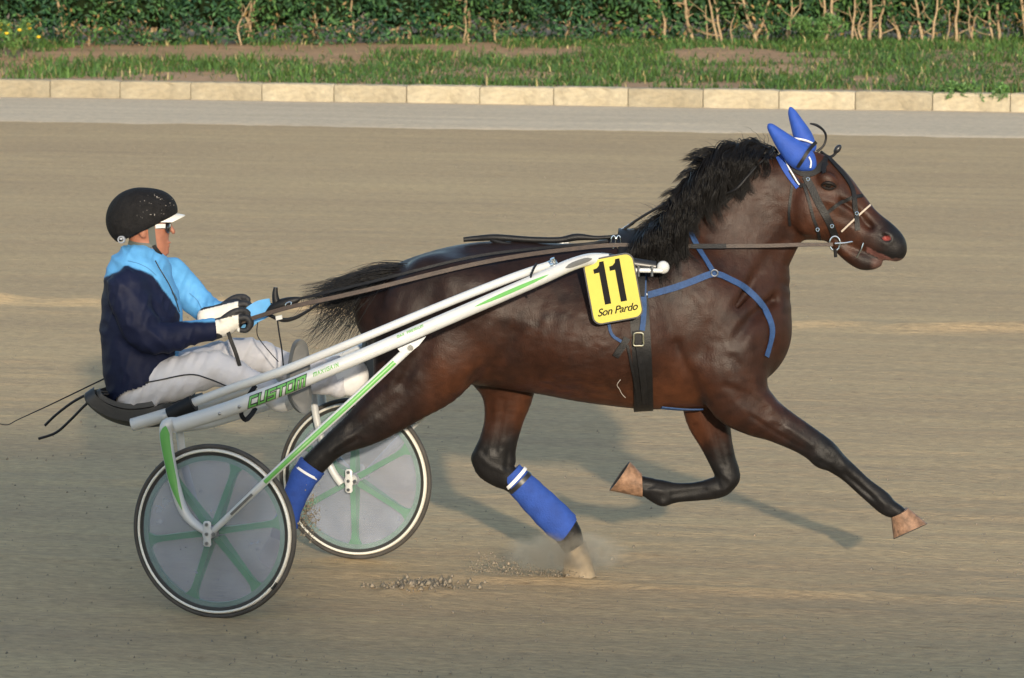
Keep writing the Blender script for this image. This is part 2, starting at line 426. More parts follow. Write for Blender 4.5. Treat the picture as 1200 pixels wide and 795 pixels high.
# ------------------------------------------------------------------ SDF modelling
class Field:
    def __init__(s, lo, hi, h):
        s.lo = np.asarray(lo, float); s.h = h
        s.n = np.ceil((np.asarray(hi) - s.lo) / h).astype(int) + 1
        s.ax = [(s.lo[i] + h * np.arange(s.n[i])).astype(np.float32) for i in range(3)]
        s.F = np.full(s.n, 1.0, np.float32)
    def sl(s, lo, hi):
        a = np.clip(np.floor((lo - s.lo) / s.h).astype(int), 0, s.n - 1); b = np.clip(np.ceil((hi - s.lo) / s.h).astype(int) + 1, 1, s.n)
        return tuple(slice(int(x), int(max(y, x + 1))) for x, y in zip(a, b))
    def grid(s, q): return s.ax[0][q[0]][:, None, None], s.ax[1][q[1]][None, :, None], s.ax[2][q[2]][None, None, :]
    def join(s, q, D, k):
        F = s.F[q]
        hh = np.maximum(k - np.abs(F - D), 0) / k
        s.F[q] = np.minimum(F, D) - hh * hh * k * .25
    def cut(s, q, D, k):
        F = s.F[q]; D = -D
        hh = np.maximum(k - np.abs(F - D), 0) / k
        s.F[q] = np.maximum(F, D) + hh * hh * k * .25
    def chain(s, st, k=.03, sub=5, cut=False, grow=0.0):
        """st: rows (cx,cy,cz, ex,ey,ez, a, b): centre, in-plane direction, its half-size, lateral half-size"""
        Q = catmull(st, sub); c = Q[:, :3]; a = np.maximum(Q[:, 6] + grow, .002); b = np.maximum(Q[:, 7] + grow, .002)
        mg = k + .03; R = np.maximum(a, b)
        lo = (c - R[:, None]).min(0) - mg; hi = (c + R[:, None]).max(0) + mg
        q = s.sl(lo, hi); D = np.full([x.stop - x.start for x in q], 1.0, np.float32)
        for i in range(len(c) - 1):
            r = max(R[i], R[i + 1]) + mg
            qq = s.sl(np.minimum(c[i], c[i + 1]) - r, np.maximum(c[i], c[i + 1]) + r)
            qq = tuple(slice(max(x.start, y.start), min(x.stop, y.stop)) for x, y in zip(qq, q))
            if any(x.stop <= x.start for x in qq): continue
            loc = tuple(slice(x.start - y.start, x.stop - y.start) for x, y in zip(qq, q))
            X, Y, Z = s.grid(qq)
            d = c[i + 1] - c[i]; L = max(np.linalg.norm(d), 1e-6); u = d / L
            e1 = Q[i, 3:6] + Q[i + 1, 3:6]; e1 = nrm(e1 - u * (e1 @ u)); e2 = np.cross(u, e1)
            px, py, pz = X - c[i][0], Y - c[i][1], Z - c[i][2]
            al = px * u[0] + py * u[1] + pz * u[2]
            t = np.clip(al / L, 0, 1)
            ra = al - t * L
            r1 = px * e1[0] + py * e1[1] + pz * e1[2]; r2 = px * e2[0] + py * e2[1] + pz * e2[2]
            at = a[i] + (a[i + 1] - a[i]) * t; bt = b[i] + (b[i + 1] - b[i]) * t; mt = np.minimum(at, bt)
            k0 = np.sqrt((r1 / at) ** 2 + (r2 / bt) ** 2 + (ra / mt) ** 2) + 1e-6
            k1 = np.sqrt((r1 / at ** 2) ** 2 + (r2 / bt ** 2) ** 2 + (ra / mt ** 2) ** 2) + 1e-6
            D[loc] = np.minimum(D[loc], (k0 * (k0 - 1) / k1).astype(np.float32))
        (s.cut if cut else s.join)(q, D, k)
    def ball(s, c, r, k=.03, rot=0.0, cut=False):
        """ellipsoid; rot turns it in the x-z plane"""
        c = np.asarray(c, float); r = np.asarray(r, float); R = r.max() + k + .02
        q = s.sl(c - R, c + R); X, Y, Z = s.grid(q)
        x, y, z = X - c[0], Y - c[1], Z - c[2]
        cs, sn = math.cos(rot), math.sin(rot)
        x, z = x * cs + z * sn, -x * sn + z * cs
        k0 = np.sqrt((x / r[0]) ** 2 + (y / r[1]) ** 2 + (z / r[2]) ** 2) + 1e-6
        k1 = np.sqrt((x / r[0] ** 2) ** 2 + (y / r[1] ** 2) ** 2 + (z / r[2] ** 2) ** 2) + 1e-6
        (s.cut if cut else s.join)(q, (k0 * (k0 - 1) / k1).astype(np.float32), k)
    def mesh(s, smooth=3, lam=.5):
        F = s.F; n = np.array(F.shape) - 1
        S = F < 0
        cnt = np.zeros(n, np.int8)
        offs = [(i, j, k) for i in (0, 1) for j in (0, 1) for k in (0, 1)]
        for o in offs: cnt += S[o[0]:o[0] + n[0], o[1]:o[1] + n[1], o[2]:o[2] + n[2]]
        idx = np.argwhere((cnt > 0) & (cnt < 8))
        vid = np.full(n, -1, np.int32); vid[idx[:, 0], idx[:, 1], idx[:, 2]] = np.arange(len(idx))
        val = {o: F[idx[:, 0] + o[0], idx[:, 1] + o[1], idx[:, 2] + o[2]] for o in offs}
        acc = np.zeros((len(idx), 3)); num = np.zeros(len(idx))
        for o in offs:
            for ax in range(3):
                if o[ax]: continue
                p = list(o); p[ax] = 1; p = tuple(p)
                a, b = val[o], val[p]; cr = (a < 0) != (b < 0)
                t = np.where(cr, a / np.where(cr, a - b, 1), 0)
                pt = np.tile(np.array(o, float), (len(idx), 1)); pt[:, ax] += t
                acc += pt * cr[:, None]; num += cr
        V = s.lo + (idx + acc / num[:, None]) * s.h
        quads = []
        for ax in range(3):
            o1, o2 = [(1, 2), (2, 0), (0, 1)][ax]
            sl0 = [slice(1, -1)] * 3; sl0[ax] = slice(0, -1); sl1 = list(sl0); sl1[ax] = slice(1, None)
            a, b = S[tuple(sl0)], S[tuple(sl1)]
            e = np.argwhere(a != b); fl = a[e[:, 0], e[:, 1], e[:, 2]]
            base = e.copy(); base[:, o1] += 1; base[:, o2] += 1
            def g(d1, d2):
                p = base.copy(); p[:, o1] -= d1; p[:, o2] -= d2
                return vid[p[:, 0], p[:, 1], p[:, 2]]
            qd = np.stack([g(1, 1), g(0, 1), g(0, 0), g(1, 0)], -1)
            qd[~fl] = qd[~fl][:, ::-1]
            quads.append(qd)
        Q = np.concatenate(quads); Q = Q[(Q >= 0).all(1)]
        E = np.concatenate([Q[:, [0, 1]], Q[:, [1, 2]], Q[:, [2, 3]], Q[:, [3, 0]]])
        deg = np.maximum(np.bincount(E.ravel(), minlength=len(V)), 1)
        for it in range(smooth):
            W = np.stack([np.bincount(E[:, 0], V[E[:, 1], i], len(V)) + np.bincount(E[:, 1], V[E[:, 0], i], len(V)) for i in range(3)], -1) / deg[:, None]
            V = V + (W - V) * lam
        return V, Q
def edge_st(rows, Y0=HY):
    """rows (ax, ay, bx, by, w, hw): two silhouette pixels, lateral offset, lateral half-width"""
    out = []
    for ax_, ay_, bx_, by_, w, hw in rows:
        a, b = A(ax_, ay_, Y0 + w), A(bx_, by_, Y0 + w)
        out.append([*((a + b) / 2), *nrm(a - b), np.linalg.norm(a - b) / 2, hw])
    st = np.array(out)
    for i in range(len(st)):                       # measure the half-size square to the axis
        d = nrm(st[min(i + 1, len(st) - 1), :3] - st[max(i - 1, 0), :3]); e = st[i, 3:6]
        p = e - d * (e @ d); l = np.linalg.norm(p)
        if l > .3: st[i, 3:6] = p / l; st[i, 6] *= l
    return st
def cen_st(rows, Y0):
    """rows (px, py, w, r in pixels, lateral r in metres)"""
    P = [A(r[0], r[1], Y0 + r[2]) for r in rows]; out = []
    for i, r in enumerate(rows):
        d = nrm(P[min(i + 1, len(P) - 1)] - P[max(i - 1, 0)])
        e = nrm(np.cross(d, [0, 1, 0]))
        out.append([*P[i], *e, r[3] * Y0 / FPX, r[4]])
    return np.array(out)

# ------------------------------------------------------------------ the horse
TORSO = [(466, 318, 452, 410, 0, .15), (500, 300, 500, 445, 0, .24), (550, 286, 552, 450, 0, .27), (600, 282, 600, 456, 0, .275), (650, 285, 650, 464, 0, .285),
         (700, 284, 700, 473, 0, .285), (748, 274, 752, 479, 0, .265), (795, 278, 805, 480, 0, .25), (840, 292, 848, 476, 0, .23), (868, 325, 884, 452, 0, .18)]
NECK = [(765, 272, 850, 430, 0, .19), (785, 258, 897, 398, 0, .155), (810, 230, 906, 354, 0, .12), (834, 203, 913, 325, 0, .098), (862, 185, 922, 300, 0, .085), (890, 180, 932, 284, 0, .078)]
HEAD = [(912, 178, 930, 278, 0, .075), (946, 176, 935, 280, -.005, .088), (968, 184, 942, 283, -.012, .094), (984, 199, 957, 284, -.022, .094), (1000, 218, 974, 286, -.033, .08),
        (1016, 236, 988, 290, -.045, .062), (1032, 251, 1003, 293, -.057, .055), (1047, 263, 1019, 299, -.068, .056), (1056, 274, 1034, 304, -.075, .054), (1057, 285, 1044, 305, -.079, .044)]
JAW = [(982, 274, 977, 292, -.035, .048), (999, 286, 992, 307, -.05, .042), (1014, 294, 1007, 316, -.062, .040), (1025, 300, 1020, 316, -.07, .034), (1031, 304, 1028, 313, -.074, .024)]
N_HIND = [(470, 330, 585, 345, -.12, .13), (440, 383, 578, 400, -.14, .13), (428, 423, 556, 438, -.15, .11), (423, 456, 514, 471, -.15, .082), (402, 486, 462, 506, -.15, .06),
          (377, 513, 412, 526, -.15, .05), (354, 538, 382, 551, -.15, .040), (341, 558, 366, 570, -.15, .033), (331, 588, 352, 598, -.15, .031), (321, 612, 348, 620, -.15, .036), (316, 627, 338, 633, -.15, .031)]
F_HIND = [(480, 340, 600, 350, .12, .12), (522, 400, 633, 420, .13, .11), (560, 448, 629, 455, .14, .085), (567, 490, 615, 488, .145, .06), (561, 518, 607, 517, .145, .05),
          (553, 540, 605, 541, .145, .046), (568, 561, 607, 549, .145, .040), (590, 573, 616, 557, .145, .033), (628, 606, 650, 582, .145, .031), (648, 630, 677, 612, .145, .037), (660, 647, 683, 633, .145, .030)]
N_FORE = [(795, 330, 885, 375, -.12, .11), (808, 400, 900, 415, -.135, .115), (829, 478, 896, 440, -.14, .095), (856, 497, 914, 468, -.14, .075), (886, 509, 931, 483, -.14, .06),
          (928, 527, 957, 503, -.14, .047), (952, 542, 978, 519, -.14, .043), (968, 550, 992, 535, -.14, .042), (985, 561, 1005, 548, -.14, .031), (1004, 578, 1022, 564, -.14, .029),
          (1022, 594, 1041, 578, -.14, .035), (1032, 602, 1049, 587, -.14, .036), (1045, 606, 1061, 595, -.14, .033)]
F_FORE = [(790, 420, 880, 420, .12, .10), (796, 460, 868, 460, .12, .085), (802, 482, 858, 495, .12, .07), (816, 512, 860, 518, .12, .055), (829, 538, 864, 541, .12, .045),
          (837, 553, 867, 558, .12, .043), (838, 559, 857, 577, .12, .042), (830, 561, 838, 585, .12, .038), (815, 565, 819, 587, .12, .029), (792, 566, 797, 589, .12, .029),
          (773, 562, 778, 593, .12, .036), (757, 558, 762, 585, .12, .032), (750, 557, 752, 582, .12, .031)]
lo = hp(300, 700, 0) - np.array([0, .45, .0]); hi = hp(1090, 140, 0) + np.array([0, .45, 0]); lo[2] = 0.02
HF = Field(lo, hi, .0078)
HF.chain(edge_st(TORSO), k=.04)
HF.chain(edge_st(NECK), k=.06)
HF.chain(edge_st(HEAD), k=.03)
HF.chain(edge_st(JAW), k=.015)
for ch in (N_HIND, F_HIND, N_FORE, F_FORE): HF.chain(edge_st(ch), k=.035)
def ball(px, py, w, r, k=.03, rot=0, cut=False, both=False):
    """r: in-plane long, lateral, in-plane short (metres)"""
    for s_ in ((1, -1) if both else (1,)):
        c = hp(px, py, w * s_); HF.ball(c, r, k, R_(rot), cut)
# muscle and bone
ball(838, 435, -.17, (.115, .07, .085), .05, -35)       # triceps
ball(866, 395, -.15, (.10, .075, .13), .05, 20)         # point of shoulder
ball(820, 350, -.17, (.10, .045, .20), .05, 28, both=True)
ball(885, 415, -.06, (.07, .10, .09), .05)              # breast
ball(885, 475, -.165, (.12, .04, .05), .03, -38)        # forearm muscle
ball(545, 345, -.19, (.15, .09, .13), .06, 15, both=True)   # quarter
ball(530, 420, -.19, (.10, .07, .12), .05, -20)         # stifle
ball(478, 380, -.17, (.08, .07, .17), .05, 10)
ball(450, 475, -.18, (.12, .035, .06), .03, 38)         # gaskin
ball(700, 400, -.20, (.26, .11, .16), .08, -5, both=True)   # barrel
ball(946, 250, -.075, (.065, .03, .085), .03, both=False)   # cheek
ball(946, 250, .06, (.065, .03, .085), .03)
ball(970, 211, -.10, (.04, .02, .03), .02, -35)         # brow
ball(1041, 279, -.108, (.036, .022, .030), .015, -35)          # nostril rim
ball(965, 535, -.155, (.05, .035, .05), .02); ball(857, 560, .12, (.032, .042, .032), .02); ball(777, 588, .12, (.026, .036, .018), .015); ball(558, 537, .145, (.018, .03, .022), .02)
# creases
def crease(rows, r, k=.02):
    st = cen_st([(x, y, w, r * FPX / HY, r) for x, y, w in rows], HY); HF.chain(st, k=k, cut=True, sub=4)
crease([(780, 430, -.285), (800, 455, -.27), (822, 480, -.235)], .010, .05)
crease([(800, 330, -.275), (790, 380, -.30), (800, 420, -.29)], .008, .05)
crease([(905, 352, -.10), (880, 375, -.21), (862, 400, -.265)], .008, .05)
crease([(845, 455, -.27), (880, 470, -.235), (920, 497, -.21)], .006, .03)
crease([(560, 452, -.22), (585, 420, -.285), (590, 390, -.30)], .010, .06)
crease([(500, 340, -.285), (495, 400, -.275), (470, 450, -.24)], .008, .05)
crease([(925, 275, -.09), (890, 320, -.125), (862, 360, -.19)], .010, .05)
crease([(985, 235, -.098), (1005, 250, -.09), (1020, 266, -.095)], .006, .03)
# mouth and nostril
crease([(1008, 287, -.12), (1022, 295, -.125), (1041, 305, -.12)], .007, .008)
crease([(1018, 293, -.07), (1030, 300, -.075), (1046, 308, -.08)], .0065, .006)
ball(1038, 279, -.134, (.022, .024, .013), .008, -35, cut=True)
V, Q = HF.mesh(smooth=2, lam=.4)
def vnormals(V, Q):
    n = np.cross(V[Q[:, 2]] - V[Q[:, 0]], V[Q[:, 3]] - V[Q[:, 1]]); N = np.zeros_like(V)
    for k in range(4):
        for i in range(3): N[:, i] += np.bincount(Q[:, k], n[:, i], len(V))
    return N / np.maximum(np.linalg.norm(N, axis=1, keepdims=True), 1e-9)
# muscle lines, veins and ribs pressed into or raised from the skin, both sides alike
CARVE = [([(793, 405), (800, 425), (812, 446), (827, 478)], 4.5, -.009), ([(772, 300), (776, 345), (784, 385), (793, 410)], 6, -.005), ([(852, 330), (836, 375), (822, 415)], 7, -.005), ([(880, 345), (856, 372), (845, 400)], 6, -.006),
         ([(905, 352), (893, 375), (890, 405)], 5, -.004), ([(868, 468), (888, 482), (914, 500)], 3.5, -.005), ([(850, 452), (876, 462), (898, 478)], 3, -.004), ([(604, 390), (592, 415), (572, 438), (556, 447)], 6, -.010),
         ([(512, 335), (508, 385), (494, 435)], 6, -.006), ([(472, 350), (458, 400), (446, 448)], 5, -.005), ([(486, 452), (446, 482), (412, 505)], 4, -.005), ([(470, 440), (440, 468), (405, 497)], 3, .003),
         ([(934, 214), (929, 240), (931, 265), (942, 280)], 4, -.006), ([(974, 238), (990, 244), (1004, 251)], 3, .003), ([(968, 246), (990, 256), (1012, 268)], 4, -.004), ([(922, 284), (900, 328), (884, 352)], 5, -.006),
         ([(640, 446), (690, 456), (735, 462)], 2.5, .003), ([(962, 232), (975, 236), (988, 232)], 2.5, .003), ([(1010, 262), (1024, 268), (1032, 276)], 3, -.004), ([(945, 245), (950, 262), (962, 270)], 3, .002),
         ([(1000, 564), (1020, 582)], 2, -.003), ([(992, 548), (1012, 562)], 2, .002), ([(860, 420), (872, 440), (880, 460)], 4, -.004), ([(700, 300), (660, 306), (610, 310)], 8, -.004),
         ([(560, 300), (540, 330), (535, 370)], 8, -.004), ([(790, 320), (815, 345), (830, 370)], 6, .004), ([(815, 500), (830, 535)], 3, -.003), ([(575, 470), (572, 505), (566, 530)], 3, -.004), ([(600, 470), (596, 510)], 3, -.003)]
CARVE += [([(990, 556), (1006, 569), (1024, 585)], 1.9, -.006), ([(974, 524), (984, 534), (990, 545)], 2.2, .004), ([(956, 541), (968, 545), (980, 556)], 2.0, -.004), ([(962, 528), (972, 538)], 2.2, -.004), ([(1030, 584), (1040, 594)], 2.2, .004), ([(1040, 594), (1048, 602)], 1.8, -.003),
          ([(826, 574), (808, 577), (788, 580)], 1.9, -.005), ([(846, 556), (856, 564), (850, 574)], 2.2, .004), ([(838, 560), (842, 570)], 2, -.004), ([(776, 576), (766, 574)], 2.2, .004), ([(764, 570), (756, 572)], 1.8, -.003),
          ([(590, 470), (586, 500), (580, 528)], 3, -.006), ([(560, 530), (572, 544), (590, 552)], 2.5, .004), ([(596, 530), (594, 548)], 2.2, -.004), ([(574, 500), (566, 525)], 2.5, .004), ([(440, 490), (410, 512), (386, 530)], 2.5, .004), ([(420, 515), (395, 530)], 2.2, -.005),
          ([(905, 492), (930, 506), (952, 522)], 2.5, .004), ([(880, 488), (910, 508), (940, 526)], 2.2, -.005), ([(836, 500), (842, 525), (848, 545)], 2.5, -.005), ([(850, 500), (854, 530)], 2.2, .003)]
for i_ in range(7): CARVE.append(([(640 + i_ * 17, 345 + i_ * 2), (628 + i_ * 17, 390), (625 + i_ * 18, 430)], 5, -.0022))
px_, py_ = to_px(V); N_ = vnormals(V, Q); disp = np.zeros(len(V))
for pts_, sg_, dep_ in CARVE:
    C_ = catmull(np.array(pts_, float), 8); dd = np.full(len(V), 1e9)
    for a_, b_ in zip(C_[:-1], C_[1:]):
        ab = b_ - a_; t_ = np.clip(((px_ - a_[0]) * ab[0] + (py_ - a_[1]) * ab[1]) / (ab @ ab), 0, 1)
        dd = np.minimum(dd, (px_ - a_[0] - t_ * ab[0]) ** 2 + (py_ - a_[1] - t_ * ab[1]) ** 2)
    disp += dep_ * np.exp(-dd / (2 * sg_ * sg_))
barrel = sstep(590, 640, px_) * sstep(790, 740, px_) * sstep(330, 380, py_) + .7 * sstep(850, 880, px_) * (py_ < 330) * sstep(930, 905, px_) + .4 * sstep(470, 520, px_) * sstep(620, 590, px_)
disp += barrel * .0022 * (vnoise(px_ * .10, py_ * .28, 75) - .5) + .0014 * (vnoise(px_ * .16, py_ * .16, 76) - .5)
facing = np.clip(np.abs(N_[:, 1]) * 1.6 - .15, 0, 1)
V = V + N_ * (disp * facing)[:, None]
px_, py_ = to_px(V)
wv = V[:, 1] - HY
def leg_param(rows):
    st = catmull(edge_st(rows), 6); c = st[:, :3]
    best = np.full(len(V), 9.0); tt = np.zeros(len(V))
    for i in range(len(c)):
        d = np.linalg.norm(V - c[i], axis=1) - max(st[i, 6], st[i, 7]) * .6
        mk = d < best; best[mk] = d[mk]; tt[mk] = i / 6
    return best, tt
nz = vnoise(V[:, 0] * 9, V[:, 2] * 9, 71) * .6 + vnoise(V[:, 0] * 30, V[:, 2] * 30, 72) * .4
brown = np.array([.030, .0118, .0072]); dark = np.array([.0125, .0073, .0066]); red = np.array([.076, .0265, .0118]); blackc = np.array([.0085, .008, .0085])
Cc = np.tile(brown, (len(V), 1))
def blend(c, f):
    global Cc
    f = np.clip(f, 0, 1)[:, None]; Cc = Cc * (1 - f) + np.asarray(c) * f
hgt = (V[:, 2] - .5) / .9
blend(dark, sstep(.62, .95, hgt + .25 * (nz - .5)) * (px_ < 800) * .85)
blend(dark, sstep(600, 470, px_ + 60 * (nz - .5)) * .7)
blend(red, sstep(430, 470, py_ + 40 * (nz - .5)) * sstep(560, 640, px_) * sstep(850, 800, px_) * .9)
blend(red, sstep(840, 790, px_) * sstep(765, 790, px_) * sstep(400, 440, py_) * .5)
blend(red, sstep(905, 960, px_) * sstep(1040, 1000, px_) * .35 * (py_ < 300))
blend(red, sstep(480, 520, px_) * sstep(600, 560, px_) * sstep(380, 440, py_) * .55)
blend(dark, sstep(.5, .8, nz) * .45)
blend(blackc, sstep(1018, 1048, px_ + 14 * (nz - .5)) * (py_ < 320) * .92)
blend(blackc, sstep(995, 1015, px_) * (py_ > 294) * (py_ < 325) * .7)
for rows, t0, t1 in ((N_HIND, 3.2, 5.0), (F_HIND, 2.2, 4.4), (N_FORE, 3.6, 5.6), (F_FORE, 2.4, 4.0)):
    b_, t_ = leg_param(rows)
    blend(blackc, sstep(t0, t1, t_ + .9 * (nz - .5)) * (b_ < .05))
d_n = np.linalg.norm((V - hp(1039, 279.5, -.122)) / np.array([.018, .03, .011]), axis=1)
blend((.22, .045, .038), sstep(.95, .7, d_n))
mouthline = (px_ > 1016) & (px_ < 1046) & (np.abs(py_ - (290 + (px_ - 1010) * .47)) < 3.0) & (wv < .02)
blend((.13, .058, .05), mouthline * .85)
blend((.16, .085, .07), sstep(1018, 1026, px_) * (py_ > 303) * (py_ < 325) * .45)
M_coat = mat("bay_coat", (.06, .03, .02), .45, spec=.21, var=.22, vscale=22, bump=.12, bscale=160, attr="Col")
def coat_detail():
    nt = M_coat.node_tree; b = nt.nodes["Principled BSDF"]; L = nt.links.new
    tc = nt.nodes.new("ShaderNodeTexCoord")
    n = nt.nodes.new("ShaderNodeTexNoise"); n.inputs["Scale"].default_value = 7; n.inputs["Detail"].default_value = 8; n.inputs["Roughness"].default_value = .65
    L(tc.outputs["Object"], n.inputs["Vector"])
    r = nt.nodes.new("ShaderNodeMapRange"); r.inputs[1].default_value = .35; r.inputs[2].default_value = .68; r.inputs[3].default_value = .40; r.inputs[4].default_value = .58
    L(n.outputs[0], r.inputs[0]); L(r.outputs[0], b.inputs["Roughness"])
    mp = nt.nodes.new("ShaderNodeMapping"); mp.inputs["Scale"].default_value = (1, 1, .28); mp.inputs["Rotation"].default_value = (0, .35, 0)
    L(tc.outputs["Object"], mp.inputs[0])
    h = nt.nodes.new("ShaderNodeTexNoise"); h.inputs["Scale"].default_value = 95; h.inputs["Detail"].default_value = 5; h.inputs["Roughness"].default_value = .7
    L(mp.outputs[0], h.inputs["Vector"])
    b2 = nt.nodes.new("ShaderNodeBump"); b2.inputs["Strength"].default_value = .22; b2.inputs["Distance"].default_value = .006
    old = b.inputs["Normal"].links[0].from_socket
    L(old, b2.inputs["Normal"]); L(h.outputs[0], b2.inputs["Height"]); L(b2.outputs[0], b.inputs["Normal"])
coat_detail()
hme = mesh_np("horse", V, Q); set_attr(hme, "Col", Cc)
# body hair ripple that runs with the coat
horse = obj("horse", hme, M_coat)
tag(horse, "dark bay trotting horse in full stride, harnessed to the white sulky", "horse")
bvh = BVHTree.FromPolygons([tuple(p) for p in V.tolist()], Q.tolist())
def surf(px, py, lift=.004, fallback_w=-.2):
    d = ray(px, py); d = d / np.linalg.norm(d)
    h = bvh.ray_cast(Vector(CAMP), Vector(d))
    if h[0] is None:
        h = bvh.find_nearest(Vector(hp(px, py, fallback_w)))
    n = np.array(h[1])
    return np.array(h[0]) + n * lift, n
def on_horse(mb, pts, width, thick=.003, lift=.003, sub=6):
    """strap lying on the near side of the horse along photograph pixels"""
    D = catmull(np.array(pts, float), sub); P = []; N = []
    for x, y in D:
        p, n = surf(x, y, lift); P.append(p); N.append(n)
    P = np.array(P); N = np.array(N)
    for _ in range(2):
        P[1:-1] = P[1:-1] * .5 + (P[:-2] + P[2:]) * .25; N[1:-1] = N[1:-1] * .5 + (N[:-2] + N[2:]) * .25
    return ribbon(mb, P, width, thick, N)
def wrap(mb, c, ax, width, thick=.004, lift=.004, n=48, a0=0, a1=360, rmax=.6):
    """strap round the body: cast inward to the point c in the plane square to ax"""
    c = np.asarray(c, float); ax = nrm(ax); u = nrm(np.cross(ax, [0, 1, 0])); v = np.cross(ax, u)
    P = []; N = []
    full = (a1 - a0) >= 360
    for a in np.linspace(R_(a0), R_(a1), n, endpoint=not full):
        d = u * math.cos(a) + v * math.sin(a)
        h = bvh.ray_cast(Vector(c), Vector(d), rmax)
        if h[0] is None: continue
        P.append(np.array(h[0]) + d * lift); N.append(d)
    return ribbon(mb, np.array(P), width, thick, np.array(N), closed=full)

# hooves
M_hoof = mat("hoof_horn", (.23, .135, .085), .6, spec=.3, var=.42, vscale=38, bump=.5, bscale=70)
M_sole = mat("hoof_sole", (.06, .055, .05), .8, var=.3, vscale=40)
M_hoofpale = mat("dusty_hoof_horn", (.27, .215, .145), .8, var=.2, vscale=30)
def hoof(cor, sole, w, hwc, hws, m=M_hoof, roll=0.0):
    mb = MB(); V = []; F = []; n = 20; rings = 8
    ca, cb = hp(*cor[0], w), hp(*cor[1], w); sa, sb = hp(*sole[0], w), hp(*sole[1], w)
    for i in range(rings + 1):
        t = i / rings; a = ca * (1 - t) + sa * t; b = cb * (1 - t) + sb * t
        bul = 1 - .05 * math.sin(t * math.pi) + .018 * math.sin(i * 2.4); hw = (hwc * (1 - t) + hws * t) * bul
        for j in range(n):
            g = 2 * math.pi * j / n; x = math.cos(g)
            V.append((a + b) / 2 + (b - a) / 2 * x + np.array([0, hw * math.sin(g) * (1 - .12 * (x < 0) * -x), 0]) + nrm((ca + cb - sa - sb)) * t * roll * hw * -math.sin(g))
    for i in range(rings):
        for j in range(n):
            k = (j + 1) % n; F.append((i * n + j, i * n + k, (i + 1) * n + k, (i + 1) * n + j))
    mb.add(V, F); mb.add(V[:n], [tuple(range(n))[::-1]])
    mb.cur = 1
    cs = np.mean(V[-n:], 0); up = nrm(np.mean(V[:n], 0) - cs)
    R1 = [cs + (p - cs) * .82 for p in V[-n:]]; R2 = [cs + (p - cs) * .75 + up * .012 for p in V[-n:]]
    VV = V[-n:] + R1 + R2 + [cs + up * .008]
    FF = [(j, (j + 1) % n, n + (j + 1) % n, n + j) for j in range(n)] + [(n + j, n + (j + 1) % n, 2 * n + (j + 1) % n, 2 * n + j) for j in range(n)] + [(2 * n + j, 2 * n + (j + 1) % n, 3 * n) for j in range(n)]
    mb.add(VV, FF)
    return mb.build("hoof", [m, M_sole], horse)
hoof(((1044, 606), (1064, 595)), ((1047, 632), (1087, 614)), -.14, .046, .062, roll=.22)
hoof(((753, 583), (752, 555)), ((714, 575), (738, 541)), .12, .046, .06)
hoof(((660, 650), (686, 634)), ((659, 679), (699, 675)), .145, .046, .062, M_hoofpale)
hoof(((316, 628), (340, 636)), ((302, 655), (334, 672)), -.15, .046, .06, M_hoofpale)
# eye
M_eye = mat("dark_eye", (.008, .006, .005), .08, spec=.6, coat=1)
p, n = surf(971, 218, -.012)
mb = MB(); ellipsoid(mb, p, (.019, .014, .015), 16, 10); mb.build("eye", M_eye, horse)
mb = MB()
for dy, th in ((-3.8, .008), (3.6, .006)):
    P = [surf(x, 218 + dy * (1 - ((x - 971) / 8.5) ** 2) + (x - 971) * .1, .002)[0] for x in np.linspace(963, 979.5, 7)]
    tube(mb, P, th * np.array([.5, .8, 1, 1, 1, .8, .5]), 8)
M_lid = mat("dark_skin", (.010, .007, .006), .6, spec=.2)
mb.build("eyelid", M_lid, horse)

# ------------------------------------------------------------------ hair
def hair_mesh(strands, name, m, parent):
    V = []; F = []; o = 0
    for P, r in strands:
        n = len(P); T, N, B = frames(P)
        rr = r * (1 - np.linspace(0, 1, n) ** 2 * .9)
        ring = np.stack([P + N * rr[:, None], P + (-.5 * N + .87 * B) * rr[:, None], P + (-.5 * N - .87 * B) * rr[:, None]], 1).reshape(-1, 3)
        V.append(ring)
        for i in range(n - 1):
            for j in range(3):
                k = (j + 1) % 3; F.append((o + i * 3 + j, o + i * 3 + k, o + i * 3 + 3 + k, o + i * 3 + 3 + j))
        o += n * 3
    return obj(name, mesh_np(name, np.concatenate(V), F), m, parent)
M_hair = mat("black_horsehair", (.008, .0072, .0072), .5, spec=.28, var=.35, vscale=60)
crest = catmull(np.array([(905, 181), (885, 178), (862, 184), (842, 198), (826, 214), (812, 232), (800, 250), (784, 262), (762, 271)], float), 8)
S_ = []
def mane_strand(pts, r, wob=.0018):
    P = catmull(np.array([hp(a, b, c) for a, b, c in pts]), 5)
    w1 = np.cumsum(rng.normal(0, wob, P.shape), 0); S_.append((P + w1, r))
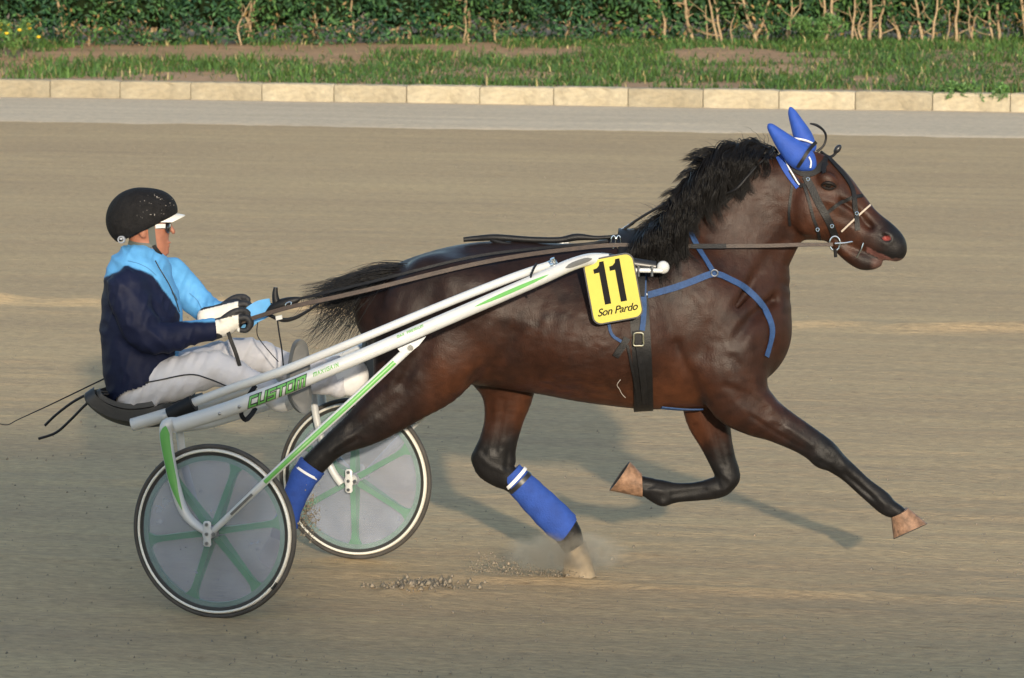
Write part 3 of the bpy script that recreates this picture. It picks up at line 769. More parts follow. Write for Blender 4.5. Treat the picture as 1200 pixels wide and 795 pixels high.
for lock in range(140):
    t = (lock + rng.random()) / 140
    X0, Y0_ = crest[int(t * (len(crest) - 1))]
    thick = 17 * math.sin(min(max(t * 1.12 + .06, 0), 1) * math.pi) ** .6
    lift = thick * rng.uniform(.35, 1.15); wn = -.085 - .115 * t ** 1.2; kind = rng.random()
    back = rng.uniform(6, 38) * (1.1 - .3 * t); L = (48 + 34 * math.sin(t * 2.6)) * rng.uniform(.5, 1.12); cur = rng.normal(0, 7)
    if kind < .62:
        G_ = [(X0 + 3, Y0_ + 5, 0), (X0 - 3 - back * .1, Y0_ - lift * .6, -.012), (X0 - back * .45, Y0_ - lift * .75 + 2, -.05), (X0 - back * .8 + cur * .5, Y0_ + L * .25, wn - .05), (X0 - back * .9 - cur * .6, Y0_ + L * .65, wn - .045), (X0 - back * .8 + cur, Y0_ + L, wn - .05)]
    elif kind < .9:
        Lb = rng.uniform(18, 46); a = R_(rng.uniform(120, 185)); w1 = rng.normal(-.02, .03)
        G_ = [(X0 + 2, Y0_ + 4, 0), (X0 - 2, Y0_ - lift * .55, 0), (X0 + math.cos(a) * Lb * .55, Y0_ - math.sin(a) * Lb * .25 - lift * .8, w1), (X0 + math.cos(a) * Lb + cur * .3, Y0_ - math.sin(a) * Lb * .30 - lift * .4 + rng.uniform(-3, 10), w1 * 1.5)]
    else:
        G_ = [(X0, Y0_ + 3, 0), (X0 - 8, Y0_ - lift * .6, .03), (X0 - 15, Y0_ + L * .3, .10 + .1 * t), (X0 - 18, Y0_ + L, .14 + .14 * t)]
    G_ = np.array(G_)
    for i in range(34):
        o = rng.normal(0, 1, 3) * np.array([3.2, 2.6, .014]); k = np.linspace(1, .35, len(G_))[:, None]; end = rng.uniform(.6, 1.0)
        q = G_ + o * k + rng.normal(0, 1, G_.shape) * np.array([.7, .7, .003]); q[-1] = q[-2] + (q[-1] - q[-2]) * end
        mane_strand(q, rng.uniform(.0013, .0026), .0011)
for i in range(60):    # flyaway ends
    x, y = crest[rng.integers(0, len(crest))]; a = R_(rng.uniform(90, 170)); L = rng.uniform(22, 42)
    mane_strand([(x, y, 0), (x + math.cos(a) * L * .4, y - math.sin(a) * L * .6, 0), (x + math.cos(a) * L, y - math.sin(a) * L * .8, rng.normal(0, .03))], .0010, .003)
mf_ = Field(hp(740, 300) - np.array([0, .3, 0]), hp(920, 150) + np.array([0, .3, 0]), .008)
mf_.chain(cen_st([(905, 182, -.01, 4, .03), (885, 178, -.02, 9, .05), (862, 186, -.04, 15, .07), (842, 202, -.05, 16, .08), (826, 223, -.065, 17, .095), (812, 243, -.075, 16, .105), (795, 261, -.07, 11, .11), (770, 275, -.06, 7, .10)], HY), k=.02)
vv, qq = mf_.mesh(2, .4); nn_ = vnormals(vv, qq); mx_, my_ = to_px(vv)
vv = vv + nn_ * (.012 * (vnoise((mx_ + my_ * .4) * .30, my_ * .05, 78) - .5))[:, None]
M_hair0 = mat("black_hair_mass", (.009, .008, .008), .6, spec=.3, var=.4, vscale=60)
obj("mane_underlayer", mesh_np("mane_underlayer", vv, qq), M_hair0, horse)
hair_mesh(S_, "mane", M_hair, horse)
S_ = []
tailp = np.array([(532, 324), (504, 319), (477, 321.5), (450, 326), (425, 334), (400, 343), (376, 350), (350, 354)], float)
for i in range(1500):
    k = rng.random(); L = rng.uniform(.55, 1.0)
    tp = catmull(tailp, 5); n = max(6, int(len(tp) * L)); tp = tp[:n].copy()
    s = np.linspace(0, 1, len(tp))
    off = float(np.clip(rng.normal(0, 1), -1.7, 1.7))
    dy = off * (.8 + 3.8 * np.clip(s * 2.2, 0, 1) + 5.0 * np.sin(np.clip(s * 1.15, 0, 1) * math.pi * .75) * s) - 2 * s
    w = rng.normal(0, .022) * (1 + 2.2 * s)
    pts = np.c_[tp[:, 0], tp[:, 1] + dy + 2 * np.sin(s * 7 + off), w]
    if rng.random() < .30:         # the ends droop in a fringe
        m_ = rng.uniform(.35, .8); drop = rng.uniform(15, 58) * np.clip((s - m_) / (1 - m_), 0, 1) ** 1.4
        pts[:, 1] += drop; pts[:, 0] += (s > m_) * (s - m_) * rng.uniform(-10, 55)
    P = np.array([hp(a, b, c) for a, b, c in pts])
    P += np.cumsum(rng.normal(0, .0014, P.shape), 0)
    S_.append((P, rng.uniform(.0013, .0028)))
# a few loose loops at the end
for i in range(26):
    x0 = rng.uniform(345, 420); y0 = 352 - (x0 - 350) * .12; r = rng.uniform(12, 34)
    a = np.linspace(0, rng.uniform(2, 4), 14)
    pts = np.c_[x0 - 6 * a + r * .5 * np.sin(a), y0 + r * (1 - np.cos(a)) * .8, np.full(14, rng.normal(-.02, .05))]
    S_.append((np.array([hp(*q) for q in pts]), .0011))
hair_mesh(S_, "tail", M_hair, horse)

# ------------------------------------------------------------------ the sulky
SA_ANG = R_(19.378); WR, TRACKW = .34459, 1.5
SA = np.array([math.sin(SA_ANG), math.cos(SA_ANG), 0]); SFW = np.array([math.cos(SA_ANG), -math.sin(SA_ANG), 0]); ZZ = np.array([0, 0, 1.])
S0 = np.array([-.91193, 17.5, WR])
sulky = empty("sulky", (S0[0], S0[1], 0))
tag(sulky, "white two-wheeled racing sulky with green stripes and disc wheels", "sulky")
HUBN, HUBF = S0 - SA * TRACKW / 2, S0 + SA * TRACKW / 2
def near_plane(px, py, off=0.0):
    """point in the plane of the near wheel, moved off metres outwards along the axle"""
    d = ray(px, py); o = HUBN - SA * off
    return CAMP + d * (((o - CAMP) @ SA) / (d @ SA))
def far_of(p):
    """the matching point on the far side of the sulky"""
    p = np.asarray(p, float); h = (p - S0) @ SA
    return p - SA * 2 * h
# wheels
def disc_material():
    m = bpy.data.materials.new("translucent_wheel_disc"); m.use_nodes = True
    nt = m.node_tree; b = nt.nodes["Principled BSDF"]; L = nt.links.new
    b.inputs["Roughness"].default_value = .28; b.inputs["Specular IOR Level"].default_value = .5
    tc = nt.nodes.new("ShaderNodeTexCoord"); n = nt.nodes.new("ShaderNodeTexNoise"); n.inputs["Scale"].default_value = 9; n.inputs["Detail"].default_value = 8
    L(tc.outputs["Object"], n.inputs["Vector"])
    r = nt.nodes.new("ShaderNodeValToRGB"); r.color_ramp.elements[0].color = (.30, .33, .41, 1); r.color_ramp.elements[1].color = (.44, .48, .58, 1)
    r.color_ramp.elements[0].position = .35; r.color_ramp.elements[1].position = .7
    L(n.outputs[0], r.inputs[0]); L(r.outputs[0], b.inputs["Base Color"])
    t = nt.nodes.new("ShaderNodeBsdfTransparent"); t.inputs[0].default_value = (.93, .94, .97, 1)
    mx = nt.nodes.new("ShaderNodeMixShader"); mx.inputs[0].default_value = .38
    L(t.outputs[0], mx.inputs[1]); L(b.outputs[0], mx.inputs[2]); L(mx.outputs[0], nt.nodes["Material Output"].inputs[0])
    return m
M_disc = disc_material()
M_spoke = mat("green_spoke", (.012, .25, .035), .5, var=.15, vscale=12)
M_ringgreen = mat("green_disc_band", (.10, .24, .13), .5, var=.1)
M_steel = mat("steel_bolt", (.35, .35, .36), .35, 1)
def wheel(hub, side, a0):
    """side -1: the outer face looks towards the camera"""
    w = empty("wheel", (hub[0], hub[1], 0)); put(w, sulky)
    w.location = (0, 0, 0); w.location = tuple(hub - np.array([0, 0, 0]))
    out = SA * side
    def part(name, prof, m, n=72):
        mb = MB(); revolve(mb, hub, SA, ZZ, prof, n); return mb.build(name, m, None)
    def own(o):
        o.parent = w; o.matrix_parent_inverse = Matrix.Translation(-Vector(hub)) ; return o
    ang = np.linspace(0, 2 * math.pi, 15)
    own(part("tyre", [(WR - .0095 + .0095 * math.cos(t), .0125 * math.sin(t)) for t in ang], M_tyre, 96))
    own(part("rim", [(.3185 + .0075 * math.cos(t), .0165 * math.sin(t)) for t in ang], M_rim, 96))
    own(part("rim_wall", [(.313, -.012), (.300, -.010), (.298, 0), (.300, .010), (.313, .012), (.313, -.012)], M_rimdark, 96))
    for sd in (-1, 1):
        own(part("disc", [(.3025, sd * .0085), (.25, sd * .0135), (.12, sd * .025), (.035, sd * .032), (.012, sd * .033)], M_disc))
    own(part("disc_band", [(.301, .0062), (.280, .0085), (.280, -.0085), (.301, -.0062), (.301, .0062)], M_ringgreen))
    ref = ZZ; oth = np.cross(SA, ref)                       # points to -SFW or SFW
    if oth @ SFW < 0: oth = -oth
    for k in range(6):
        a = a0 + k * math.pi / 3; d = oth * math.cos(a) + ref * math.sin(a); t_ = np.cross(SA, d)
        mb = MB(); st = []
        for r, hw, th in ((.03, .013, .029), (.1, .0115, .0235), (.22, .0115, .0128), (.255, .015, .0100), (.276, .027, .0080), (.290, .043, .0065)):
            c = hub + d * r; st.append([c - t_ * hw - SA * th, c + t_ * hw - SA * th, c + t_ * hw + SA * th, c - t_ * hw + SA * th])
        V = [p for q in st for p in q]; F = []
        for i in range(len(st) - 1):
            for j in range(4): l = (j + 1) % 4; F.append((i * 4 + j, i * 4 + l, i * 4 + 4 + l, i * 4 + 4 + j))
        mb.add(V, F); own(mb.build("spoke", M_spoke, None))
    mb = MB(); revolve(mb, hub, SA, ZZ, [(0, -.05), (.018, -.05), (.022, -.04), (.022, .04), (.018, .05), (0, .05)], 20)
    own(mb.build("hub", M_white, None))
    return w
wheel(HUBN, -1, R_(10)); wheel(HUBF, 1, R_(30))
# valve stem seen low on the near rim
mb = MB(); a = R_(-38); c = HUBN + SFW * math.cos(a) * .318 + ZZ * math.sin(a) * .318; boxf(mb, c - SA * .008, SFW * .016 * math.cos(a + 1.57) + ZZ * .016 * math.sin(a + 1.57), SA * .008, SFW * .009 * math.cos(a) + ZZ * .009 * math.sin(a)); mb.build("valve_patch", M_rimdark, sulky)

def arc_decal(mb, P, r, th0, th1, lift=.0012, sub=0, nth=5, hint=(0, -1, .0)):
    """painted band on a tube of radius r: from angle th0 to th1 about the camera-side direction"""
    P = np.asarray(P, float); r = np.broadcast_to(np.asarray(r, float), (len(P),))
    T, N, B = frames(P, hint)
    th0 = np.broadcast_to(th0, (len(P),)); th1 = np.broadcast_to(th1, (len(P),)); V = []; F = []
    for i in range(len(P)):
        for j in range(nth):
            a = th0[i] + (th1[i] - th0[i]) * j / (nth - 1)
            V.append(P[i] + (r[i] + lift) * (math.cos(a) * N[i] + math.sin(a) * B[i]))
    for i in range(len(P) - 1):
        for j in range(nth - 1): F.append((i * nth + j, i * nth + j + 1, i * nth + nth + j + 1, i * nth + nth + j))
    mb.add(V, F); return mb

SHPX = [(205, 499, 16.80), (246, 486.5, 16.79), (276, 476.5, 16.785), (327, 457.5, 16.78), (380, 435.5, 16.78), (438, 411, 16.79), (520, 375.5, 16.85), (600, 341, 16.98), (640, 323.5, 17.06), (668, 311, 17.13), (690, 304.5, 17.20), (712, 304, 17.235)]
SHP = catmull(np.array([A(*q) for q in SHPX]), 8)
SHX = to_px(SHP)[0]
def shaft_at(x): return np.array([np.interp(x, SHX, SHP[:, i]) for i in range(3)])
SH0 = SHP[0]
SHT = [shaft_at(668), shaft_at(690), SHP[-1], A(740, 309, 17.245), A(772, 313.5, 17.25)]
SR = .0262
mb = MB(); tube(mb, SHP, np.interp(SHX, [205, 300, 330, 420, 640, 712], [.030, .0305, .029, SR, SR, .024]), 18, hint=(0, -1, 0))
shaft_n = mb.build("shaft", M_white, sulky)
shaft_n["label"] = "near shaft lettered in green"
mb = MB(); tube(mb, [SHT[2] - (SHT[3] - SHT[2]) * .3, SHT[2], SHT[3], A(768, 313, 17.25)], .024, 14, sub=3); mb.build("shaft_sleeve", M_blackp, sulky)
mb = MB(); tube(mb, [A(728, 316.5, 17.22), A(776, 317.5, 17.225)], .0095, 10); mb.build("shaft_rod", M_white, sulky)
for qx in (748, 764):
    mb = MB(); tube(mb, [A(qx, 312, 17.215), A(qx, 324, 17.215)], .006, 8); mb.build("clamp_pin", M_steel, sulky)
mb = MB(); ellipsoid(mb, A(777, 313.5, 17.24), (.026, .022, .026), 18, 12); mb.build("shaft_end_knob", M_white, sulky)
mb = MB(); arc_decal(mb, [shaft_at(x) for x in np.linspace(658, 689, 8)], .0258, np.array([-.05, -.3, -.38, -.4, -.4, -.38, -.3, -.05]), np.array([.05, .3, .38, .4, .4, .38, .3, .05])); mb.build("dark_inset", M_grey, sulky)
# far shaft, mirrored to the other side of the horse
f_path = catmull(np.array([far_of(SH0), far_of(SH0) * .6 + np.array([SHT[1][0] + .25, HY + .40, SHT[1][2]]) * .4, np.array([SHT[1][0] + .12, HY + .37, SHT[1][2]]), np.array([SHT[4][0] + .12, HY + .36, SHT[4][2]])]), 8)
mb = MB(); tube(mb, f_path, SR, 14); mb.build("shaft", M_white, sulky)
# inner tubes
in_path = [A(222, 474, 17.10), A(270, 456, 17.04), A(327, 436.5, 16.95), A(380, 415, 16.90), A(438, 391, 16.88), (A(520, 357, 16.93)), A(600, 325.5, 17.03), A(642, 311.5, 17.11)]
mb = MB(); tube(mb, in_path, [.018] * 3 + [.0165] * 5, 14, sub=6); mb.build("upper_tube", M_white, sulky)
mb = MB(); tube(mb, [A(641, 312, 17.11), A(651, 308.5, 17.13)], .017, 12); tube(mb, [A(647, 303, 17.11), A(652, 314, 17.12)], .010, 10); mb.build("tube_clamp", M_chrome, sulky)
f_in = [far_of(A(222, 474, 17.10)), far_of(A(327, 436.5, 16.98)), np.array([SHT[0][0], HY + .38, SHT[0][2] + .02])]
mb = MB(); tube(mb, f_in, .0215, 12, sub=6); mb.build("upper_tube", M_white, sulky)
mb = MB(); tube(mb, [A(155, 498, 17.28), A(215, 480, 17.24), A(300, 450, 17.18)], .0265, 16, sub=3); mb.build("seat_rail", M_white, sulky)
mb = MB(); tube(mb, [far_of(A(155, 498, 17.28)), far_of(A(300, 450, 17.18))], .0265, 14); mb.build("seat_rail", M_white, sulky)
mb = MB(); tube(mb, [A(199, 487, 17.11), A(227, 472.5, 17.09)], .034, 16); mb.build("clamp_sleeve", M_black, sulky)
mb = MB(); tube(mb, [A(192, 489, 17.12), A(200, 486, 17.12)], .019, 14); mb.build("tube_plug", M_white, sulky)
# arch between the wheels
mb = MB(); tube(mb, [SH0 - ZZ * .0, SH0 + SA * .35 - ZZ * .03 - SFW * .02, S0 + (SH0 - HUBN) * np.array([1, 1, 1]) * 1.0 - ZZ * .04 - SFW * .04, far_of(SH0) - SA * .35 - ZZ * .03 - SFW * .02, far_of(SH0)], .028, 14, sub=6); mb.build("cross_arch", M_white, sulky)
# forks and braces
fk = [(205, 498, .03), (196, 499, .05), (194.5, 512, .055), (199, 540, .055), (206, 572, .055), (215, 598, .055), (228, 614, .055), (246, 625, .055)]
fkp = [near_plane(x, y, o) for x, y, o in fk]
fr = [.03, .028, .026, .0235, .0215, .020, .018, .016]
mb = MB(); tube(mb, fkp, fr, 14, sub=5, flat=.8); fork = mb.build("wheel_fork", M_white, sulky)
mb = MB(); P = catmull(np.array(fkp[1:6]), 5); n_ = len(P); q = np.linspace(0, 1, n_); hw = .75 * np.clip(np.minimum(q * 5, (1 - q) * 3), 0, 1)
arc_decal(mb, P, np.interp(q, [0, 1], [.029, .0205]), .15 - hw, .15 + hw); put(mb.build("green_stripe", M_green, None), sulky)
mb = MB(); tube(mb, [far_of(p) for p in fkp], fr, 12, sub=4, flat=.8); mb.build("wheel_fork", M_white, sulky)
ifk = [near_plane(208, 496, -.03), near_plane(211, 510, -.05), near_plane(216, 545, -.055), near_plane(232, 600, -.055), near_plane(247, 625, -.055)]
mb = MB(); tube(mb, ifk, .016, 10, sub=4); mb.build("inner_fork", M_white, sulky)
mb = MB(); tube(mb, [far_of(p) for p in ifk], .016, 10, sub=4); mb.build("inner_fork", M_white, sulky)
BR0, BR1 = near_plane(247, 625, .058), A(480, 408, 16.79)
bp = [BR0, near_plane(262, 611, .058), near_plane(338, 539, .045), A(410, 473, 16.72), BR1]
mb = MB(); tube(mb, bp, [.0125, .013, .015, .0165, .0165], 14, sub=6, flat=.72); mb.build("brace", M_white, sulky)
BP = catmull(np.c_[np.array(bp), [.0125, .013, .015, .0165, .0165]], 6)
mb = MB(); arc_decal(mb, BP[10:23, :3], BP[10:23, 3] * .72, -.75, .75, lift=.0015); mb.build("green_stripe", M_green, sulky)
mb = MB(); arc_decal(mb, BP[7:10, :3], BP[7:10, 3] * .72, -.5, .5, lift=.0015); mb.build("worn_stripe", M_grey, sulky)
fb1 = np.array([BR1[0] + .45, HY + .40, BR1[2] + .02])
mb = MB(); tube(mb, [far_of(bp[0]), far_of(bp[1]), (far_of(bp[1]) + fb1) / 2, fb1], [.0125, .014, .0165, .018], 12, sub=5); mb.build("brace", M_white, sulky)
mb = MB()   # gusset where the brace meets the shaft
g = [A(x, y, 16.775) for x, y in ((466, 409), (499, 395), (491, 405), (481, 413), (472, 416))]
gb = [p + np.array([0, .03, 0]) for p in g]
mb.add(g + gb, [(0, 1, 2, 3, 4)[::-1], (5, 6, 7, 8, 9)] + [(i, (i + 1) % 5, 5 + (i + 1) % 5, 5 + i) for i in range(5)]); mb.build("gusset", M_white, sulky, smooth=False)
mb = MB(); c = A(481, 407.5, 16.768); revolve(mb, c, (0, 1, 0), ZZ, [(0, -.008), (.010, -.008), (.012, -.003), (.012, .01)], 14); mb.build("bolt", M_chrome, sulky)
for q in (258, 281):
    c = shaft_at(q) + np.array([0, -.030, -.004]); mb = MB(); ellipsoid(mb, c, (.007, .004, .007), 10, 6); mb.build("rivet", M_steel, sulky)
for hub, sd in ((HUBN, -1), (HUBF, 1)):     # axle plates with three bolts
    for s2 in (sd, -sd):
        c = hub + SA * s2 * .072; mb = MB()
        tube(mb, [c - ZZ * .05, c - ZZ * .042, c - ZZ * .02, c, c + ZZ * .02, c + ZZ * .042, c + ZZ * .05], [.010, .017, .0155, .022, .0155, .017, .010], 14, flat=.35, hint=SA); mb.build("axle_plate", M_white, sulky)
        for dz, dx in ((.037, 0), (0, 0), (-.037, 0), (0, .028)):
            mb = MB(); e = c + ZZ * dz + SFW * dx + SA * s2 * .006; revolve(mb, e, SA * s2, ZZ, [(0, .004), (.007, .004), (.008, -.004)], 10); mb.build("axle_bolt", M_steel, sulky)
# lashing
mb = MB(); tube(mb, [A(629, 309, 17.06), A(625, 316, 17.03), A(622, 325, 17.01), A(623, 333, 17.01), A(628, 340, 17.04)], .0045, 8, sub=4); mb.build("lashing", M_black, sulky)
# stirrups
def stirrup(pts, Y, far=False):
    outer = catmull(np.array([A(x, y, Y) for x, y in pts]), 6, closed=True)
    if far: outer = np.array([far_of(p) for p in outer])
    c = outer.mean(0); mb = MB(); nrml = SFW * .75 - SA * .66; n = len(outer)
    rim = [p + nrml * .018 for p in outer]; inn = [c + (p - c) * .86 + nrml * .006 for p in outer]; back = [p - nrml * .012 for p in outer]
    F = [(i, (i + 1) % n, n + (i + 1) % n, n + i) for i in range(n)] + [(n + i, n + (i + 1) % n, 2 * n + (i + 1) % n, 2 * n + i) for i in range(n)] + [tuple(2 * n + i for i in range(n)), tuple(range(n))[::-1]]
    mb.add(back + rim + inn, F); return mb.build("stirrup", M_grey, sulky)
stirrup([(352, 398), (345, 402), (341, 415), (338, 435), (337, 455), (341, 472), (350, 483), (358, 483), (363, 470), (362, 450), (361, 425), (358, 405)], 17.06)
stirrup([(352, 398), (345, 402), (341, 415), (338, 435), (337, 455), (341, 472), (350, 483), (358, 483), (363, 470), (362, 450), (361, 425), (358, 405)], 17.06, True)
mb = MB(); ribbon(mb, [A(300, 452, 17.1), A(288, 470, 17.1), A(283, 484, 17.1), A(288, 492, 17.1), A(295, 486, 17.1), A(300, 478, 17.1)], .02, .004, sub=4, N=(-.6, -.8, 0)); mb.build("hanging_loop", M_black, sulky)
# seat
M_seat = mat("dark_seat_shell", (.022, .023, .024), .5, var=.15, bump=.1)
M_cush = mat("grey_seat_cushion", (.045, .047, .048), .6, var=.15, bump=.15)
def seat_loft(prof, Yc, hw, thick, name, m, crown=.0):
    mb = MB(); P = catmull(np.array([A(x, y, Yc) for x, y in prof]), 6); n = len(P); lat = 13; V = []; F = []
    T, N, B = frames(P, hint=(0, 0, 1))
    for layer in (0, 1):
        for i in range(n):
            e = math.sin(min(i / (n - 1) * 6, 1) * math.pi / 2) * math.sin(min((1 - i / (n - 1)) * 6, 1) * math.pi / 2) * .18 + .82
            for j in range(lat):
                u = j / (lat - 1) * 2 - 1
                V.append(P[i] + SA * u * hw * e + N[i] * (layer * -thick + .045 * abs(u) ** 3 + crown * (1 - u * u)))
    def id(l, i, j): return l * n * lat + i * lat + j
    for i in range(n - 1):
        for j in range(lat - 1):
            F.append((id(0, i, j), id(0, i + 1, j), id(0, i + 1, j + 1), id(0, i, j + 1))[::-1]); F.append((id(1, i, j), id(1, i + 1, j), id(1, i + 1, j + 1), id(1, i, j + 1)))
    for i in range(n - 1):
        F.append((id(0, i, 0), id(0, i + 1, 0), id(1, i + 1, 0), id(1, i, 0))); F.append((id(0, i, lat - 1), id(0, i + 1, lat - 1), id(1, i + 1, lat - 1), id(1, i, lat - 1))[::-1])
    for j in range(lat - 1):
        F.append((id(0, 0, j), id(0, 0, j + 1), id(1, 0, j + 1), id(1, 0, j))[::-1]); F.append((id(0, n - 1, j), id(0, n - 1, j + 1), id(1, n - 1, j + 1), id(1, n - 1, j)))
    mb.add(V, F); return mb.build(name, m, sulky)
seat_loft([(120, 455), (130, 468), (148, 480), (170, 486), (196, 485), (222, 478)], 17.5, .20, .045, "seat_shell", M_seat)
seat_loft([(126, 458), (136, 468), (152, 476), (172, 480), (196, 478), (214, 473)], 17.5, .18, .02, "seat_cushion", M_cush)

# lettering on the near shaft
def on_shaft(quads, x0, scale, lift, v0, name, m, parent):
    """2-D quads (letter units) wrapped on the near shaft, starting at photograph column x0; v0 shifts them up the tube"""
    arc = np.r_[0, np.cumsum(np.linalg.norm(np.diff(SHP, axis=0), axis=1))]; s0 = np.interp(x0, SHX, arc)
    T, N, B = frames(SHP, (0, -1, 0)); sg = 1 if B[0][2] > 0 else -1
    mb = MB(); K = 7
    for q in quads:
        q = np.array(q, float); V = []
        for i in range(K):
            for j in range(K):
                u, v = i / (K - 1), j / (K - 1)
                a, b = (q[0] * (1 - u) + q[1] * u) * (1 - v) + (q[3] * (1 - u) + q[2] * u) * v
                ss = s0 + a * scale; f = lambda M: np.array([np.interp(ss, arc, M[:, k]) for k in range(3)])
                r = float(np.interp(f(SHP)[0], SHP[:, 0], np.interp(SHX, [205, 300, 330, 420, 640, 712], [.030, .0305, .029, SR, SR, .024])))
                y = np.clip((b * scale + v0), -.98 * r, .98 * r); th = math.asin(y / r) * sg
                V.append(f(SHP) + (r + lift) * (math.cos(th) * f(N) + math.sin(th) * f(B)))
        mb.add(V, [(i * K + j, i * K + j + 1, i * K + K + j + 1, i * K + K + j) for i in range(K - 1) for j in range(K - 1)])
    return mb.build(name, m, parent, smooth=False)
GL = {'C': [[(.85, 1), (0, 1), (0, 0), (.85, 0)]], 'U': [[(0, 1), (0, 0), (.85, 0), (.85, 1)]], 'S': [[(.85, 1), (0, 1), (0, .5), (.85, .5), (.85, 0), (0, 0)]],
      'T': [[(-.05, 1), (.9, 1)], [(.42, 1), (.42, 0)]], 'O': [[(0, 0), (0, 1), (.85, 1), (.85, 0), (0, 0)]], 'M': [[(0, 0), (0, 1), (1.1, 1), (1.1, 0)], [(.55, 1), (.55, .0)]],
      'A': [[(0, 0), (.4, 1), (.8, 0)], [(.2, .4), (.6, .4)]], 'I': [[(.2, 0), (.2, 1)]], 'L': [[(0, 1), (0, 0), (.7, 0)]], 'G': [[(.85, 1), (0, 1), (0, 0), (.85, 0), (.85, .5), (.5, .5)]],
      'N': [[(0, 0), (0, 1), (.75, 0), (.75, 1)]], 'P': [[(0, 0), (0, 1), (.8, 1), (.8, .5), (0, .5)]], 'R': [[(0, 0), (0, 1), (.8, 1), (.8, .5), (0, .5)], [(.35, .5), (.85, 0)]],
      'E': [[(.8, 1), (0, 1), (0, 0), (.8, 0)], [(0, .5), (.7, .5)]], 'X': [[(0, 0), (.8, 1)], [(0, 1), (.8, 0)]], ' ': []}
def word(txt, w, shear=.4, gap=.42):
    out = []; x = 0
    for ch in txt:
        wd = 1.1 if ch == 'M' else (.4 if ch == 'I' else .85)
        for q in strokes(GL[ch], w): out.append([(x + a + shear * b, b) for a, b in q])
        x += wd + gap
    return out
on_shaft(word("CUSTOM", .46, .6), 291, .0305, .0012, -.0165, "lettering_outline", M_blackp, shaft_n)
on_shaft(word("CUSTOM", .24, .6), 291, .0305, .0024, -.0165, "lettering", M_green, shaft_n)
on_shaft(word("MAXIGAIN", .28, .3), 368, .0115, .0014, .0005, "small_lettering", M_green, shaft_n)
on_shaft(word("MAX PREMIUM", .26, .3), 466, .0078, .0014, .010, "small_lettering", M_green, shaft_n)
u_ = np.linspace(0, 1, 24); P = np.array([shaft_at(x) for x in np.linspace(553, 640, 24)])
mb = MB(); hwid = .30 * np.sin(np.clip(u_, 0, 1) * math.pi) ** .6
T, N, B = frames(P, (0, -1, 0)); sg = 1 if B[0][2] > 0 else -1
arc_decal(mb, P, SR, sg * .12 - hwid, sg * .12 + hwid, nth=6); put(mb.build("green_flash", M_green, None), sulky)

# ------------------------------------------------------------------ the driver
DY = 17.5
def vnormals(V, Q):
    n = np.cross(V[Q[:, 2]] - V[Q[:, 0]], V[Q[:, 3]] - V[Q[:, 1]]); N = np.zeros_like(V)
    for k in range(4):
        for i in range(3): N[:, i] += np.bincount(Q[:, k], n[:, i], len(V))
    return N / np.maximum(np.linalg.norm(N, axis=1, keepdims=True), 1e-9)
def noise3(V, s, f):
    return (vnoise(V[:, 0] * f[0] + V[:, 1] * f[1], V[:, 2] * f[2] + V[:, 1] * f[1] * .7, s))
D_TORSO = [(129, 484, 206, 452, 0, .19), (124, 462, 203, 430, 0, .198), (119, 425, 208, 402, 0, .19), (118, 375, 214, 366, 0, .195), (121, 340, 205, 334, 0, .20), (132, 316, 198, 312, .0, .16), (147, 303, 190, 307, .0, .08)]
D_NECK = [(150, 305, 190, 303, 0, .062), (151, 288, 186, 290, 0, .056), (152, 275, 186, 278, 0, .058)]
N_ARM = [(148, 338, -.19, 24, .075), (156, 365, -.215, 23, .068), (172, 392, -.21, 21, .062), (192, 396, -.20, 18, .055), (222, 391, -.17, 15, .047), (250, 386, -.14, 12, .040)]
F_ARM = [(198, 322, .19, 22, .07), (215, 338, .215, 20, .062), (236, 358, .20, 18, .055), (252, 366, .15, 15, .048), (268, 366, .10, 12, .040)]
N_LEG = [(156, 457, -.09, 23, .08), (185, 450, -.11, 26, .082), (222, 439, -.13, 24, .075), (250, 432, -.14, 21, .066), (275, 440, -.14, 18, .058), (305, 453, -.14, 15, .05), (330, 464, -.14, 13, .045)]
F_LEG = [(165, 455, .09, 24, .085), (215, 437, .13, 25, .08), (262, 422, .16, 23, .073), (300, 418, .17, 21, .066), (330, 428, .17, 18, .058), (366, 440, .17, 21, .058), (396, 442, .17, 24, .06)]
dlo = A(105, 500, DY) - np.array([0, .36, 0]); dhi = A(440, 215, DY) + np.array([0, .36, 0])
SKULL = A(165, 252, DY)
def add_head(f):
    f.ball(SKULL, (.098, .074, .098), .02)
    f.chain(edge_st([(163, 240, 201, 244, 0, .068), (163, 262, 199.5, 262, 0, .066), (166, 280, 197.5, 278, 0, .06), (172, 292, 197, 292, 0, .047), (180, 298, 194, 297.5, 0, .03)], DY), k=.02)
    f.chain(cen_st([(198, 262, 0, 2, .011), (201.5, 268.5, 0, 2.6, .013), (203.3, 272, 0, 2.9, .016)], DY), k=.008)
    f.ball(A(197.5, 284, DY), (.012, .022, .006), .006); f.ball(A(197, 288.5, DY), (.011, .02, .006), .006)
    f.ball(A(194, 295, DY), (.016, .022, .014), .01)
    for s in (-1, 1): f.ball(A(167, 272, DY + s * .068), (.017, .010, .028), .008, .15)
bf = Field(dlo, dhi, .007)
bf.chain(edge_st(D_TORSO[2:], DY), k=.03, grow=-.018); bf.chain(edge_st([(140, 472, 195, 445, 0, .13), (132, 430, 195, 405, 0, .14)], DY), k=.03); bf.chain(edge_st(D_NECK, DY), k=.03); add_head(bf)
for c in (N_ARM, F_ARM): bf.chain(cen_st(c, DY), k=.03, grow=-.014)
for c in (N_LEG, F_LEG): bf.chain(cen_st(c, DY), k=.03, grow=-.012)
V, Q = bf.mesh(2, .4)
M_skin = mat("tanned_skin", (.32, .135, .085), .55, var=.12, vscale=30, bump=.08, bscale=90, spec=.4)
M_skin.node_tree.nodes["Principled BSDF"].inputs["Subsurface Weight"].default_value = .1
